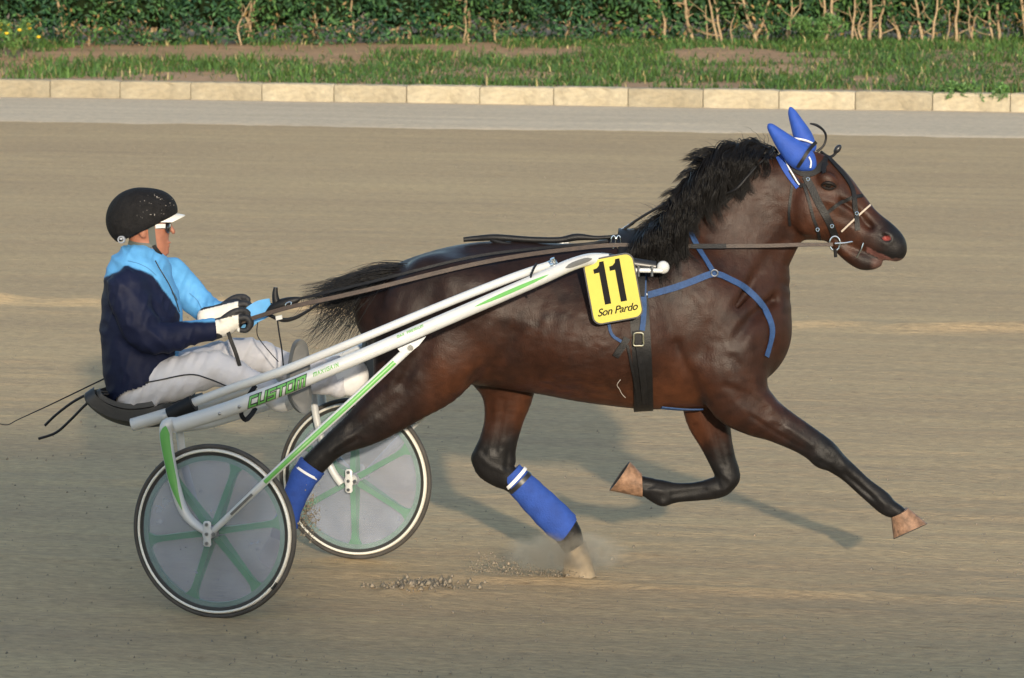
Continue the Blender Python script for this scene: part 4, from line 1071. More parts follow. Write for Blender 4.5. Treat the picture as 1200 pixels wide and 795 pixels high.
M_skin.node_tree.nodes["Principled BSDF"].inputs["Subsurface Radius"].default_value = (.01, .004, .002)
driver = obj("person", mesh_np("person", V, Q), M_skin)
tag(driver, "driver in black helmet, navy and sky-blue jacket and white trousers seated on the sulky", "person")
# jacket
jf = Field(dlo, dhi, .0065)
jf.chain(edge_st(D_TORSO[:-1] + [(142, 311, 192, 316, .0, .10)], DY), k=.03)
jf.chain(cen_st(N_ARM, DY), k=.03); jf.chain(cen_st(F_ARM, DY), k=.03)
jf.chain(edge_st([(143, 318, 193, 323, 0, .09), (149, 312, 187, 319, 0, .066)], DY), k=.02)
jf.chain(edge_st([(153, 308, 185, 315, 0, .056), (152, 280, 192, 300, 0, .058)], DY), k=.006, cut=True)
V, Q = jf.mesh(2, .4)
px_, py_ = to_px(V); wv = V[:, 1] - DY
keep = ~((py_ > 415) & (py_ > 474 - (px_ - 130) * .62 + 3 * np.sin(px_ * .12)))
N = vnormals(V, Q)
arm_u = (V[:, 0] * .6 + V[:, 2])
fo1 = 1 - np.abs(2 * vnoise((px_ - .9 * py_) * .055, (px_ + py_) * .022, 81) - 1); fo2 = 1 - np.abs(2 * vnoise((px_ + .3 * py_) * .11, (py_ - px_) * .05, 82) - 1)
V = V + N * (.010 * (fo1 - .6) + .006 * (fo2 - .6) + .004 * (noise3(V, 83, (26, 9, 34)) - .5))[:, None]
bx = np.array([110, 122, 150, 178, 196, 207, 214, 224, 300.]); by = np.array([330, 326, 311, 323, 346, 362, 377, 378, 378.])
sd_ = (py_ - np.interp(px_, bx, by)) / 2.2
f = np.clip(sd_ + .5, 0, 1) * (wv < np.where(px_ < 205, .02, -.06))
f = np.maximum(f, np.clip((150 + 60 * np.clip((py_ - 330) / 100, 0, 1) - px_) / 2.2, 0, 1) * (wv >= .02) * (py_ > 335))
E_ = np.concatenate([Q[:, [0, 1]], Q[:, [1, 2]]]); dg = np.maximum(np.bincount(E_.ravel(), minlength=len(V)), 1)
Cj = np.array([.10, .32, .60])[None] * (1 - f[:, None]) + np.array([.0055, .0085, .029])[None] * f[:, None]
zip_ = (np.abs(px_ - np.interp(py_, [303, 330, 352], [184, 194, 207])) < 1.6) & (np.abs(wv) < .09) & (py_ < 352) & (py_ > 303)
Cj[zip_ & (f < .5)] = (.03, .09, .16)
fm = keep[Q].all(1)
M_jacket = mat("satin_jacket", (.1, .3, .6), .65, spec=.2, var=.10, vscale=18, bump=.15, bscale=60, attr="Col")
me = mesh_np("jacket", V, Q[fm]); set_attr(me, "Col", Cj)
jacket = obj("jacket", me, M_jacket, driver)
def dense_px(p, k): return catmull(np.array(p, float), k)
M_seam = mat("blue_seam", (.05, .17, .34), .7)
# trousers
tf = Field(dlo, dhi, .0065)
tf.chain(edge_st([(140, 478, 200, 450, 0, .165), (138, 458, 197, 428, 0, .165), (134, 430, 198, 405, 0, .16)], DY), k=.03)
for c in (N_LEG, F_LEG): tf.chain(cen_st(c, DY), k=.035)
V, Q = tf.mesh(2, .4); N = vnormals(V, Q); px_, py_ = to_px(V)
fold = vnoise((px_ + .5 * py_) * .16, V[:, 1] * 8 + py_ * .03, 91) - .5
V = V + N * (.013 * fold + .006 * (noise3(V, 92, (30, 12, 30)) - .5))[:, None]
me = mesh_np("trousers", V, Q)
M_trous = mat("white_trousers", (.50, .50, .535), .75, var=.05, vscale=14, bump=.3, bscale=45, sheen=.1)
trousers = obj("trousers", me, M_trous, driver)
tb = BVHTree.FromPolygons([tuple(p) for p in V.tolist()], Q.tolist())
def cast(b, px, py, lift):
    d = nrm(ray(px, py)); h = b.ray_cast(Vector(CAMP), Vector(d))
    if h[0] is None: return None
    return np.array(h[0]) + np.array(h[1]) * lift
P = [cast(tb, x, y, .002) for x, y in catmull(np.array([(140, 452), (150, 452), (185, 446), (222, 439), (245, 444), (265, 452), (288, 461), (308, 466)], float), 5)]
mb = MB(); tube(mb, [p for p in P if p is not None], .0032, 6); mb.build("piping", M_blackp, trousers)
jb = BVHTree.FromPolygons([tuple(v.co) for v in jacket.data.vertices], [tuple(p.vertices) for p in jacket.data.polygons])
P = [cast(jb, x, y, .001) for x, y in dense_px([(182, 306), (186, 314), (191, 322), (198, 334), (205, 350), (210, 366)], 5)]
mb = MB(); tube(mb, [p for p in P if p is not None], .0028, 6); mb.build("zip", M_blackp, jacket)
for q_ in ([(150, 306), (162, 309), (174, 315), (183, 323)], [(222, 344), (231, 352), (236, 362)]):
    P = [cast(jb, x, y, .0006) for x, y in dense_px(q_, 5)]; mb = MB(); tube(mb, [p for p in P if p is not None], .0016, 5); mb.build("seam", M_seam, jacket)
M_shoe = mat("white_shoe", (.66, .66, .66), .6, var=.1)
def shoe(rows, name="shoe"):
    f = Field(np.min([A(r[0], r[1], DY + r[2]) for r in rows], 0) - .12, np.max([A(r[0], r[1], DY + r[2]) for r in rows], 0) + .12, .006)
    f.chain(cen_st(rows, DY), k=.02); v, q = f.mesh(2, .4); return obj(name, mesh_np(name, v, q), M_shoe, driver)
shoe([(318, 460, -.14, 15, .05), (328, 468, -.14, 15, .05), (336, 468, -.16, 13, .048), (343, 455, -.20, 10, .045), (346, 440, -.23, 9, .042), (348, 428, -.24, 7, .035)])
shoe([(398, 442, .17, 22, .055), (408, 441, .17, 24, .058), (414, 441, .17, 24, .056), (418, 441, .17, 20, .05)])
# helmet
M_helmet = mat("black_helmet_cloth", (.0085, .008, .0085), .8, spec=.2, var=.3, vscale=40, bump=.6, bscale=70)
hf = Field(A(115, 300, DY) - np.array([0, .2, 0]), A(225, 205, DY) + np.array([0, .2, 0]), .0055)
hf.ball(A(165, 254, DY), (.137, .112, .118), .02, R_(0)); hf.ball(A(152, 262, DY), (.088, .10, .088), .03); hf.ball(A(185, 245, DY), (.078, .095, .072), .03, R_(-20))
X, Y, Z = hf.ax[0][:, None, None], hf.ax[1][None, :, None], hf.ax[2][None, None, :]
a, b = A(136, 285, DY), A(207, 250.5, DY); u = nrm(b - a); nn = np.array([-u[2], 0, u[0]])
D = -((X - a[0]) * nn[0] + (Z - a[2]) * nn[2]) - .016 * np.abs((X - a[0]) * u[0] + (Z - a[2]) * u[2] - .06) / .06 * 0
hf.F = np.maximum(hf.F, np.broadcast_to(D, hf.F.shape).astype(np.float32))
hf.ball(A(168, 272, DY), (.088, .080, .10), .008, cut=True)
V, Q = hf.mesh(2, .4)
helmet = obj("helmet", mesh_np("helmet", V, Q), M_helmet, driver)
hb = BVHTree.FromPolygons([tuple(p) for p in V.tolist()], Q.tolist())
M_visor = mat("white_visor", (.72, .70, .64), .4)
mb = MB(); V = []; n = 15
for j in range(n):
    u = j / (n - 1) * 2 - 1; bz = 1 - .42 * u * u
    q = 1 - u * u
    p0 = A(187 + 14 * q, 259 - 10 * q, DY + u * .088); p1 = A(202 + 15 * q, 259.5 - 7.5 * q, DY + u * .072)
    V += [p0, p1, p1 - ZZ * .004, p0 - ZZ * .006]
F = [(i * 4 + k, i * 4 + (k + 1) % 4, i * 4 + 4 + (k + 1) % 4, i * 4 + 4 + k) for i in range(n - 1) for k in range(4)] + [(0, 1, 2, 3), ((n - 1) * 4 + 3, (n - 1) * 4 + 2, (n - 1) * 4 + 1, (n - 1) * 4)]
mb.add(V, F); mb.build("visor", M_visor, helmet)
mb = MB()
for i in range(34):
    x, y = rng.uniform(160, 204), rng.uniform(228, 256); p = cast(hb, x, y, .0005)
    if p is not None: ellipsoid(mb, p, (.0020 * rng.gamma(2, .5), .0012, .0018 * rng.gamma(2, .5)), 6, 4)
M_speck = mat("mud_speck", (.25, .23, .21), .9)
mb.build("mud_specks", M_speck, helmet)["kind"] = "stuff"
M_badge = mat("pale_badge", (.30, .32, .36), .5)
mb = MB(); c = A(142, 281, DY - .098); revolve(mb, c, (.3, 1, 0), ZZ, [(.010, -.003), (.0125, -.005), (.015, -.003), (.015, .01)], 18); ellipsoid(mb, c + np.array([0, -.002, .003]), (.007, .003, .005), 8, 6); mb.build("rear_badge", M_badge, helmet)
db = BVHTree.FromPolygons([tuple(v.co) for v in driver.data.vertices], [tuple(p.vertices) for p in driver.data.polygons])
def strap_on(b, pts, w, m, name, parent, lift=.003, sub=5, thick=.003):
    D = catmull(np.array(pts, float), sub); P = [cast(b, x, y, lift) for x, y in D]; P = np.array([p for p in P if p is not None])
    for _ in range(2): P[1:-1] = P[1:-1] * .5 + (P[:-2] + P[2:]) * .25
    mb = MB(); ribbon(mb, P, w, thick, N=(0, -1, 0)); return mb.build(name, m, parent)
M_ostrap = mat("grey_strap", (.075, .085, .075), .6)
strap_on(db, [(177, 262), (178, 272), (179, 282), (180, 290)], .028, M_ostrap, "side_strap", helmet, .006)
strap_on(db, [(149, 283), (160, 287), (170, 288), (180, 287)], .017, M_ostrap, "neck_strap", helmet, .006)
strap_on(db, [(180, 287), (183, 293), (187, 299)], .016, M_black, "chin_strap", helmet, .008)
# goggles
gl = empty("goggles", A(197, 267, DY)); put(gl, driver); gl.matrix_parent_inverse = Matrix.Identity(4)
M_lens = mat("dark_lens", (.015, .016, .018), .08, spec=.6, coat=.8)
mb = MB()
for s in (-1, 1): ellipsoid(mb, A(196.5, 267, DY + s * .034), (.014, .034, .023), 16, 10)
mb.build("lens", M_lens, gl)
mb = MB(); ribbon(mb, [A(193.5, 265, DY - .066), A(188, 265, DY - .073), A(182, 265.5, DY - .076)], .017, .004, sub=3); mb.build("temple_arm", M_white, gl)
# gloves
M_glove = mat("leather_glove", (.5, .5, .5), .65, var=.08, vscale=30, bump=.3, bscale=90, attr="Col")
def glove(dx, dy, w0, mirror):
    pl = lambda x, y, w: (x + dx, y + dy, w0 + w * mirror)
    allp = [A(*pl(x, y, 0)[:2], DY + w0) for x, y in ((236, 402), (302, 350))]
    f = Field(np.minimum(*allp) - .1, np.maximum(*allp) + .1, .0042)
    f.chain(cen_st([(*pl(243, 388, 0), 12.5, .042), (*pl(252, 386, 0), 12, .041), (*pl(264, 382, 0), 11.5, .045), (*pl(277, 376, 0), 9, .046)], DY), k=.012)
    for i, (ww, L) in enumerate(((-.034, .92), (-.012, 1.04), (.011, 1.0), (.032, .82))):
        pts = [(276, 374), (288 + 2 * (i in (1, 2)), 372.5), (294 * 1.0 + (L - 1) * 12, 379), (289, 387), (280, 387)]
        f.chain(cen_st([(*pl(x, y, ww), r, r * .0034) for (x, y), r in zip(pts, (4.4, 3.8, 3.5, 3.2, 2.8))], DY), k=.005, sub=5)
    f.chain(cen_st([(*pl(262, 375, -.03), 5, .016), (*pl(274, 366, -.03), 4.2, .0135), (*pl(285, 364, -.02), 3.7, .012), (*pl(291, 367, -.012), 3.1, .011)], DY), k=.008)
    v, q = f.mesh(2, .35); x, y = to_px(v); x = x - dx; y = y - dy
    blackf = (x > 279.5 + (y - 376) * .1) | (y < 372.5 + (265 - x) * .25) | (((x - 255) / 6) ** 2 + ((y - 396) / 5) ** 2 < 1)
    c = np.where(blackf[:, None], np.array([.014, .014, .016]), np.array([.72, .68, .60]))
    me = mesh_np("glove", v, q); set_attr(me, "Col", c); return obj("glove", me, M_glove, driver)
glove(0, 0, -.14, 1); glove(0, -16, .06, -1)

# ------------------------------------------------------------------ harness, bandages, number plate
def over_horse(pts, gap=.012):
    out = []
    for x, y, Yd in pts:
        d = nrm(ray(x, y)); h = bvh.ray_cast(Vector(CAMP), Vector(d))
        Y_ = Yd if h[0] is None else min(Yd, h[0][1] - gap)
        out.append(A(x, y, Y_))
    return np.array(out)
def dense(pts, sub): return catmull(np.array(pts, float), sub)
def smoothed(P, it=4):
    P = P.copy()
    for _ in range(it): P[1:-1] = P[1:-1] * .5 + (P[:-2] + P[2:]) * .25
    return P
def sleeve(rows, grow, m, name, parent=None, wob=0.0, n=20):
    st = catmull(edge_st(rows), 5); mb = MB(); V = []; F = []
    for i in range(len(st)):
        d = nrm(st[min(i + 1, len(st) - 1), :3] - st[max(i - 1, 0), :3]); e1 = nrm(st[i, 3:6] - d * (st[i, 3:6] @ d)); e2 = np.cross(d, e1)
        for j in range(n):
            a = 2 * math.pi * j / n; g = grow + wob * math.sin(i * 1.9 + j * .3) + random.uniform(-1, 1) * wob * .6
            V.append(st[i, :3] + e1 * math.cos(a) * (st[i, 6] + g) + e2 * math.sin(a) * (st[i, 7] + g))
    k = len(st)
    for i in range(k - 1):
        for j in range(n): l = (j + 1) % n; F.append((i * n + j, i * n + l, (i + 1) * n + l, (i + 1) * n + j))
    F += [tuple(range(n))[::-1], tuple((k - 1) * n + j for j in range(n))]
    mb.add(V, F); return mb.build(name, m, parent)
M_band = mat("white_tape", (.7, .7, .72), .6)
b1 = sleeve([(588, 565, 608, 545, .145, .036), (602, 582, 627, 562, .145, .035), (625, 608, 652, 584, .145, .034), (645, 628, 674, 605, .145, .040), (655, 632, 678, 612, .145, .041)], .005, M_bandage, "leg_bandage", wob=.0012)
tag(b1, "blue bandage on the horse's forward hind leg, above the dusty hoof", "bandage", "blue leg bandages")
sleeve([(593, 570.5, 613, 548.5, .145, .036), (596, 573.5, 616, 551, .145, .036)], .0085, M_band, "white_band", b1)
sleeve([(597, 575, 617.5, 553, .145, .036), (601, 579, 621, 556.5, .145, .036)], .008, M_blackp, "dark_band", b1)
b2 = sleeve([(353, 538, 380, 553, -.15, .040), (341, 558, 366, 571, -.15, .035), (331, 588, 352, 599, -.15, .033), (322, 610, 347, 620, -.15, .037)], .006, M_bandage, "leg_bandage", wob=.0012)
tag(b2, "blue bandage on the horse's trailing hind leg, between the two sulky wheels", "bandage", "blue leg bandages")
sleeve([(349.5, 545.5, 373, 559.5, -.15, .038), (348, 548, 371.5, 562, -.15, .038)], .0085, M_band, "white_band", b2)

# saddle and girth
saddle = empty("harness_saddle", hp(742, 276)); tag(saddle, "black leather harness saddle and wide girth strapped round the horse behind its shoulder", "saddle")
gc = hp(748, 378); gax = nrm(np.array([1, 0, .06]))
mb = MB(); wrap(mb, gc, gax, .078, .007, .003, 64); mb.build("girth", M_black, saddle)
mb = MB(); wrap(mb, hp(736, 360), nrm(np.array([1, 0, -.05])), .11, .016, .006, 40, a0=-75, a1=75); mb.build("saddle_pad", M_black, saddle)
mb = MB(); on_horse(mb, [(744, 388), (748, 410), (752, 440), (757, 470)], .026, .005, .014); mb.build("billet_strap", M_black, saddle)
mb = MB(); on_horse(mb, [(735, 404), (739, 425), (744, 450), (748, 473)], .010, .003, .013); mb.build("keeper_strap", M_black, saddle)
M_brass = mat("pale_brass", (.78, .70, .48), .28, 1)
p, n = surf(746, 397, .026)
mb = MB(); q = [p + np.array(v) for v in ((-.017, 0, .022), (0, 0, .026), (.017, 0, .022), (.019, 0, 0), (.019, 0, -.024), (0, 0, -.026), (-.019, 0, -.024), (-.019, 0, 0))]
tube(mb, catmull(np.array(q), 4, True).tolist() + [q[0]], .0038, 8); mb.build("buckle", M_brass, saddle)
mb = MB(); on_horse(mb, [(735, 396), (729, 405), (721, 417)], .028, .004, .010); mb.build("tie_strap", M_black, saddle)
mb = MB(); on_horse(mb, [(713, 380), (716, 390), (722, 397), (729, 401)], .012, .004, .008); mb.build("blue_loop", M_blue, saddle)
mb = MB(); on_horse(mb, [(755, 288), (754, 310), (754, 340), (753, 370), (751, 388)], .022, .004, .014); mb.build("blue_strap", M_blue, saddle)
for qx, w in ((719, -.09), (725, -.085)):
    mb = MB(); c = A(qx, 284, HY + w - .05); q = [c + np.array((.009 * math.cos(a), 0, .026 * math.sin(a))) for a in np.linspace(0, 2 * math.pi, 17)]; tube(mb, q, .0032, 8); mb.build("terret", M_chrome, saddle)
M_foam = mat("sweat_foam", (.5, .46, .42), .8)
mb = MB(); P = smoothed(np.array([surf(x, y, .001)[0] for x, y in dense([(727, 445), (723, 451), (726, 456), (729, 462), (733, 466)], 5)]), 1); tube(mb, P, .0014, 6); put(mb.build("sweat_foam", M_foam, None), saddle)
# back strap
bs = MB(); tube(bs, [hp(543, 281, -.02), hp(560, 279.5, -.02), hp(582, 278.5, -.03), hp(620, 281, -.03), hp(655, 281.5, -.03), hp(676, 278, -.03), hp(700, 279, -.03), hp(728, 277, -.02)], [.010, .012, .014, .013, .013, .015, .009, .009], 10, sub=5)
tube(bs, [hp(575, 281, -.03), hp(600, 288, -.05), hp(640, 293, -.07), hp(690, 291, -.08)], [.008, .011, .009, .006], 8, sub=5)
bs = bs.build("back_strap", M_black); tag(bs, "black leather back strap lying along the horse's spine behind the saddle", "strap")
# breast collar
bc = empty("breast_collar", hp(836, 322, -.28)); tag(bc, "blue webbing breast collar across the horse's chest", "breast collar")
mb = MB(); on_horse(mb, [(757, 347), (786, 339), (812, 330), (836, 321.5), (856, 329), (874, 339), (891, 356), (900, 372), (904, 388), (901, 404), (897, 418)], .027, .004, .005); mb.build("chest_strap", M_blue, bc)
mb = MB(); on_horse(mb, [(836, 321), (827, 307), (818, 292), (808, 272), (798, 258)], .022, .004, .006); mb.build("neck_strap", M_blue, bc)
mb = MB(); p, n = surf(836, 321.5, .012); q = [p + np.array((.013 * math.cos(a), -.002, .013 * math.sin(a))) for a in np.linspace(0, 2 * math.pi, 17)]; tube(mb, q, .004, 8); mb.build("ring", M_steel, bc)
mb = MB(); on_horse(mb, [(775, 476), (800, 478), (822, 478)], .02, .005, .006); mb.build("belly_strap", M_blue, bc)
mb = MB(); on_horse(mb, [(738, 345), (748, 348), (758, 346)], .008, .004, .012); mb.build("snap_hook", M_chrome, bc)
# number plate
pc = A(718.5, 338.5, HY - .40); pt = R_(10.5)
ex = np.array([math.cos(pt), 0, math.sin(pt)]); ez = np.array([-math.sin(pt), 0, math.cos(pt)]); ey = np.array([0, -1., 0])
plate = empty("number_plate", pc); tag(plate, "yellow plate with black number 11 hung on the horse's side", "number plate")
def rrect(w, h, r, n=7):
    out = []
    for cx_, cy_, a0 in ((w - r, h - r, 0), (-w + r, h - r, 90), (-w + r, -h + r, 180), (w - r, -h + r, 270)):
        for i in range(n): a = R_(a0 + 90 * i / (n - 1)); out.append((cx_ + r * math.cos(a), cy_ + r * math.sin(a)))
    return out
def slab(poly, d0, d1, name, m, parent, o=pc):
    P0 = [o + ex * x + ez * y + ey * d0 for x, y in poly]; P1 = [o + ex * x + ez * y + ey * d1 for x, y in poly]; n = len(poly)
    mb = MB(); mb.add(P0 + P1, [tuple(range(n, 2 * n)), tuple(range(n))[::-1]] + [(i, (i + 1) % n, n + (i + 1) % n, n + i) for i in range(n)])
    return mb.build(name, m, parent, smooth=False)
slab(rrect(.102, .132, .034), -.006, .006, "backing", M_blackp, plate)
slab(rrect(.0965, .1265, .030), .006, .0085, "yellow_face", M_yellow, plate)
M_ink = mat("black_print", (.010, .010, .011), .7, spec=.1)
one = [(-.013, -.086), (.012, -.086), (.012, .086), (-.005, .086), (-.009, .072), (-.019, .063), (-.034, .060), (-.034, .043), (-.013, .044)]
for cx_ in (-.030, .034): slab([(x + cx_, y + .030) for x, y in one], .0085, .0100, "digit", M_ink, plate)
def text_mesh(txt, size, shear, m, name, parent, o, d):
    cu = bpy.data.curves.new("t", 'FONT'); cu.body = txt; cu.size = size; cu.shear = shear; cu.align_x = 'CENTER'; cu.offset = .0006; cu.space_character = .92
    ob = bpy.data.objects.new("t", cu); COL.objects.link(ob)
    dg_ = bpy.context.evaluated_depsgraph_get(); me = bpy.data.meshes.new_from_object(ob.evaluated_get(dg_))
    for v in me.vertices: v.co = Vector(o + ex * v.co.x + ez * v.co.y + ey * d)
    bpy.data.objects.remove(ob); me.materials.clear(); me.name = name
    return obj(name, me, m, parent)
text_mesh("Son Pardo", .042, .38, M_ink, "lettering", plate, pc + ez * -.098, .0095)

# bridle
br = empty("bridle", hp(945, 210)); tag(br, "black leather racing bridle with steel bit on the horse's head", "bridle")
def hstrap(name, pts, w, m=M_black, lift=.004, thick=.004):
    mb = MB(); on_horse(mb, pts, w, thick, lift); return mb.build(name, m, br)
hstrap("cheek_strap", [(944, 207), (952, 222), (962, 243), (972, 260), (979, 276)], .029, lift=.006)
hstrap("cheek_strap", [(942, 215), (948, 235), (953, 255), (958, 268), (961, 280)], .012)
hstrap("browband", [(930, 196), (938, 202), (948, 204), (958, 200), (967, 191)], .030, lift=.006)
hstrap("face_strap", [(955, 175), (968, 184), (983, 200), (993, 213), (999, 225), (1002, 246), (1005, 270)], .020, lift=.006)
hstrap("noseband", [(970, 249), (984, 238), (998, 232), (1010, 230)], .014)
M_rope = mat("pale_cord", (.42, .36, .30), .7)
hstrap("nose_cord", [(986, 271), (1004, 254), (1019, 241)], .007, M_rope)
hstrap("throat_latch", [(928, 217), (926, 235), (925, 250), (926, 264)], .010)
hstrap("jaw_strap", [(926, 200), (933, 211), (941, 219)], .016, lift=.006)
p, n = surf(979, 285, .016)
mb = MB(); q = [p + np.array((.021 * math.cos(a), 0, .029 * math.sin(a))) for a in np.linspace(0, 2 * math.pi, 21)]; tube(mb, q, .0042, 8); mb.build("bit_ring", M_chrome, br)
mb = MB(); tube(mb, [p, A(990, 285, p[1]), A(1002, 283, p[1] + .01), A(1011, 284, p[1] + .02)], .0045, 8, sub=4); mb.build("bit_bar", M_chrome, br)
mb = MB(); tube(mb, [A(1012, 285, p[1] - .01), A(1009, 293, p[1] - .01), A(1004, 302, p[1])], .0035, 8, sub=4); mb.build("mouth_wire", M_chrome, br)
mb = MB(); tube(mb, [p + np.array((.0, -.004, -.02)), p + np.array((.004, -.004, -.055))], .007, 8); mb.build("bit_shank", M_black, br)
for qx, qy in ((975, 264), (1002, 252), (947, 211), (961, 282)):
    pb, n = surf(qx, qy, .012); mb = MB(); q = [pb + np.array((.006 * math.cos(a), 0, .007 * math.sin(a))) for a in np.linspace(0, 2 * math.pi, 13)]; tube(mb, q, .0024, 6); mb.build("buckle", M_chrome, br)
mb = MB(); ellipsoid(mb, A(981.5, 175, HY + .03), (.013, .014, .022), 14, 8, ax=[(.8, 0, -.6), (0, 1, 0), (.6, 0, .8)]); mb.build("blinker", M_blackp, br)
mb = MB(); tube(mb, [hp(962, 178, .0), hp(971, 184, .02), hp(977, 182, .03), hp(982, 175, .03)], .006, 8, sub=4); mb.build("blinker_stay", M_black, br)
mb = MB(); tube(mb, [hp(949, 145, -.02), hp(957, 147, -.02), hp(965, 153, -.01), hp(968, 161, 0), hp(965, 171, 0), hp(957, 178, 0)], [.003, .0055, .005, .005, .005, .006], 8, sub=5); mb.build("crown_loop", M_black, br)
# overcheck
oc = MB(); tube(oc, smoothed(np.array([hp(x, y, w) for x, y, w in ((727, 272, -.02), (735, 266, -.02), (742, 261, -.02), (752, 254, -.03), (770, 244, -.05), (790, 233, -.07), (806, 226, -.06), (830, 226, -.08), (850, 230, -.15), (862, 225, -.19), (876, 207, -.17), (890, 189, -.13), (905, 180, -.10))]), 1), .0055, 8, sub=5)
oc = oc.build("overcheck_rein", M_black); tag(oc, "thin dark overcheck rein running from the saddle through the mane to the poll", "rein")
mb = MB()
for i in range(4):
    c = hp(729 + i * 4, 270 - i * 2.6, -.02); q = [c + np.array((.010 * math.cos(a) * .9, .004 * (i % 2), .006 * math.sin(a) + .005 * math.cos(a))) for a in np.linspace(0, 2 * math.pi, 11)]; tube(mb, q, .0025, 6)
mb.build("chain", M_chrome, oc)
# ear covers
eb = empty("ear_bonnet", hp(938, 185)); tag(eb, "bright blue cloth ear covers on the horse's head", "ear cover")
def ear(rows, name="ear_cover"):
    st = cen_st(rows, HY); P = st[:, :3]; f = Field(P.min(0) - .12, P.max(0) + .12, .005); f.chain(st, k=.01, sub=6); v, q = f.mesh(2, .4); return obj(name, mesh_np(name, v, q), M_earblue, eb)
ear([(949, 193, -.075, 8, .03), (943, 188, -.08, 14, .036), (934, 181, -.085, 15.5, .040), (922, 170, -.085, 12, .038), (911, 158, -.085, 8, .028), (904, 150, -.085, 5, .02), (901.5, 147, -.085, 2.5, .01)])
ear([(947, 172, .035, 10, .035), (941, 160, .04, 11, .04), (934, 145, .045, 8, .034), (929, 134, .048, 5.5, .022), (926.5, 127.5, .05, 2.5, .01)])
mb = MB(); tube(mb, [hp(948, 184, -.118), hp(950.5, 190, -.116), hp(949.5, 197, -.118)], .0035, 6, sub=5); mb.build("piping", M_band, eb)
mb = MB(); tube(mb, [hp(x, y, w) for x, y, w in ((928, 162, .0), (936, 163, -.02), (945, 165, -.02), (952, 168, 0))], .0045, 6, sub=4); mb.build("piping", M_band, eb)
mb = MB(); ribbon(mb, [hp(935, 196, -.118), hp(941, 187, -.130), hp(948, 176, -.120), hp(956, 167, -.075)], .014, .004, sub=5); mb.build("crossing_strap", M_black, br)
mb = MB(); on_horse(mb, [(914, 184), (920, 196), (928, 208), (937, 219)], .030, .005, .004); mb.build("side_panel", M_earblue, eb)
mb = MB(); on_horse(mb, [(918, 184), (924, 196), (931, 207), (938, 217)], .005, .004, .009); mb.build("panel_piping", M_band, eb)
ellb = MB(); ellipsoid(ellb, hp(936, 184, -.02), (.055, .075, .035), 16, 10); ellb.build("crown_cloth", M_earblue, eb)
# reins
pts = dense([(252, 384, 17.34), (278, 379, 17.34), (300, 372, 17.33), (340, 360, 17.30), (385, 350.5, 17.28), (440, 338, 17.27), (500, 323, 17.28), (560, 309, 17.30), (620, 298.5, 17.36), (680, 291, 17.42), (720, 287.5, 17.45), (760, 288.5, 17.45), (830, 289, 17.44), (900, 288.5, 17.45), (940, 287, 17.46), (976, 287, 17.47)], 7)
P = smoothed(over_horse(pts), 6)
mb = MB(); ribbon(mb, P, np.interp(np.linspace(0, 1, len(P)), [0, .5, .72, 1], [.017, .017, .017, .015]), .004, N=(0, -.93, .36)); rn = mb.build("rein", M_brown)
tag(rn, "brown leather driving rein from the driver's near hand to the bit on the near side", "rein", "driving reins")
for qx in (760, 835):
    i = int(np.argmin(np.abs(to_px(P)[0] - qx))); mb = MB(); ribbon(mb, P[i - 2:i + 3] + np.array([0, -.002, 0]), .019, .006, N=(0, -.93, .36)); mb.build("keeper", M_black, rn)
pts = dense([(268, 366, 17.56), (290, 362, 17.55), (340, 353, 17.5), (400, 339, 17.42), (450, 327, 17.36), (500, 314, 17.34), (560, 300, 17.38), (620, 292.5, 17.44), (680, 287, 17.55), (712, 283, 17.62)], 6)
P2 = smoothed(over_horse(pts), 5); P2 = np.concatenate([P2, [hp(735, 281, .1), hp(790, 270, .25), hp(860, 280, .2), hp(930, 286, .12), hp(985, 288, .05)]])
mb = MB(); ribbon(mb, P2, .011, .004, N=(0, -.93, .36)); r2 = mb.build("rein", M_black); tag(r2, "dark driving rein crossing the horse's rump just above the lighter one", "rein", "driving reins")
# rein handholds, hanging straps, whip
M_ltblue = mat("light_blue_webbing", (.10, .33, .62), .7, var=.1)
hd = empty("rein_handhold", A(325, 362, 17.42)); tag(hd, "black leather rein handhold with blue webbing in front of the driver's gloves", "rein handhold")
mb = MB(); ribbon(mb, [A(283, 386, 17.40), A(293, 372, 17.42), (A(305, 364, 17.43)), A(318, 360, 17.42)], [.055, .075, .08, .07], .006, sub=5, N=(.1, -.9, .3)); mb.build("blue_webbing", M_ltblue, hd)
mb = MB(); tube(mb, [A(312, 369, 17.40), A(322, 361, 17.40), (A(334, 356, 17.39)), A(346, 352, 17.38), A(352, 350, 17.38)], [.010, .022, .024, .015, .006], 12, sub=5); mb.build("leather_grip", M_black, hd)
mb = MB(); tube(mb, [A(325, 360, 17.40), A(322.5, 346, 17.40), A(323, 337, 17.40)], [.020, .013, .009], 10, sub=4); mb.build("grip_tip", M_black, hd)
mb = MB(); q = [A(338, 357, 17.355) + np.array((.012 * math.cos(a), 0, .009 * math.sin(a) + .004 * math.cos(a))) for a in np.linspace(0, 2 * math.pi, 15)]; tube(mb, q, .0028, 6); mb.build("buckle", M_chrome, hd)
mb = MB(); boxf(mb, A(327, 372.5, 17.37), (.013, 0, .003), (0, .006, 0), (-.001, 0, .008)); mb.build("white_tag", M_white, hd)
mb = MB(); tube(mb, [A(312, 368, 17.4), A(330, 375, 17.38), A(345, 373, 17.38), A(360, 365, 17.38), A(374, 356, 17.37)], [.006, .009, .008, .006, .004], 8, sub=5); mb.build("lower_strap", M_black, hd)
def loose(name, pts, r, label, cat="strap", m=M_black, flat=None):
    mb = MB()
    if flat: ribbon(mb, [A(*q) for q in pts], flat, .004, sub=5)
    else: tube(mb, [A(*q) for q in pts], r, 8, sub=6)
    return tag(mb.build(name, m), label, cat)
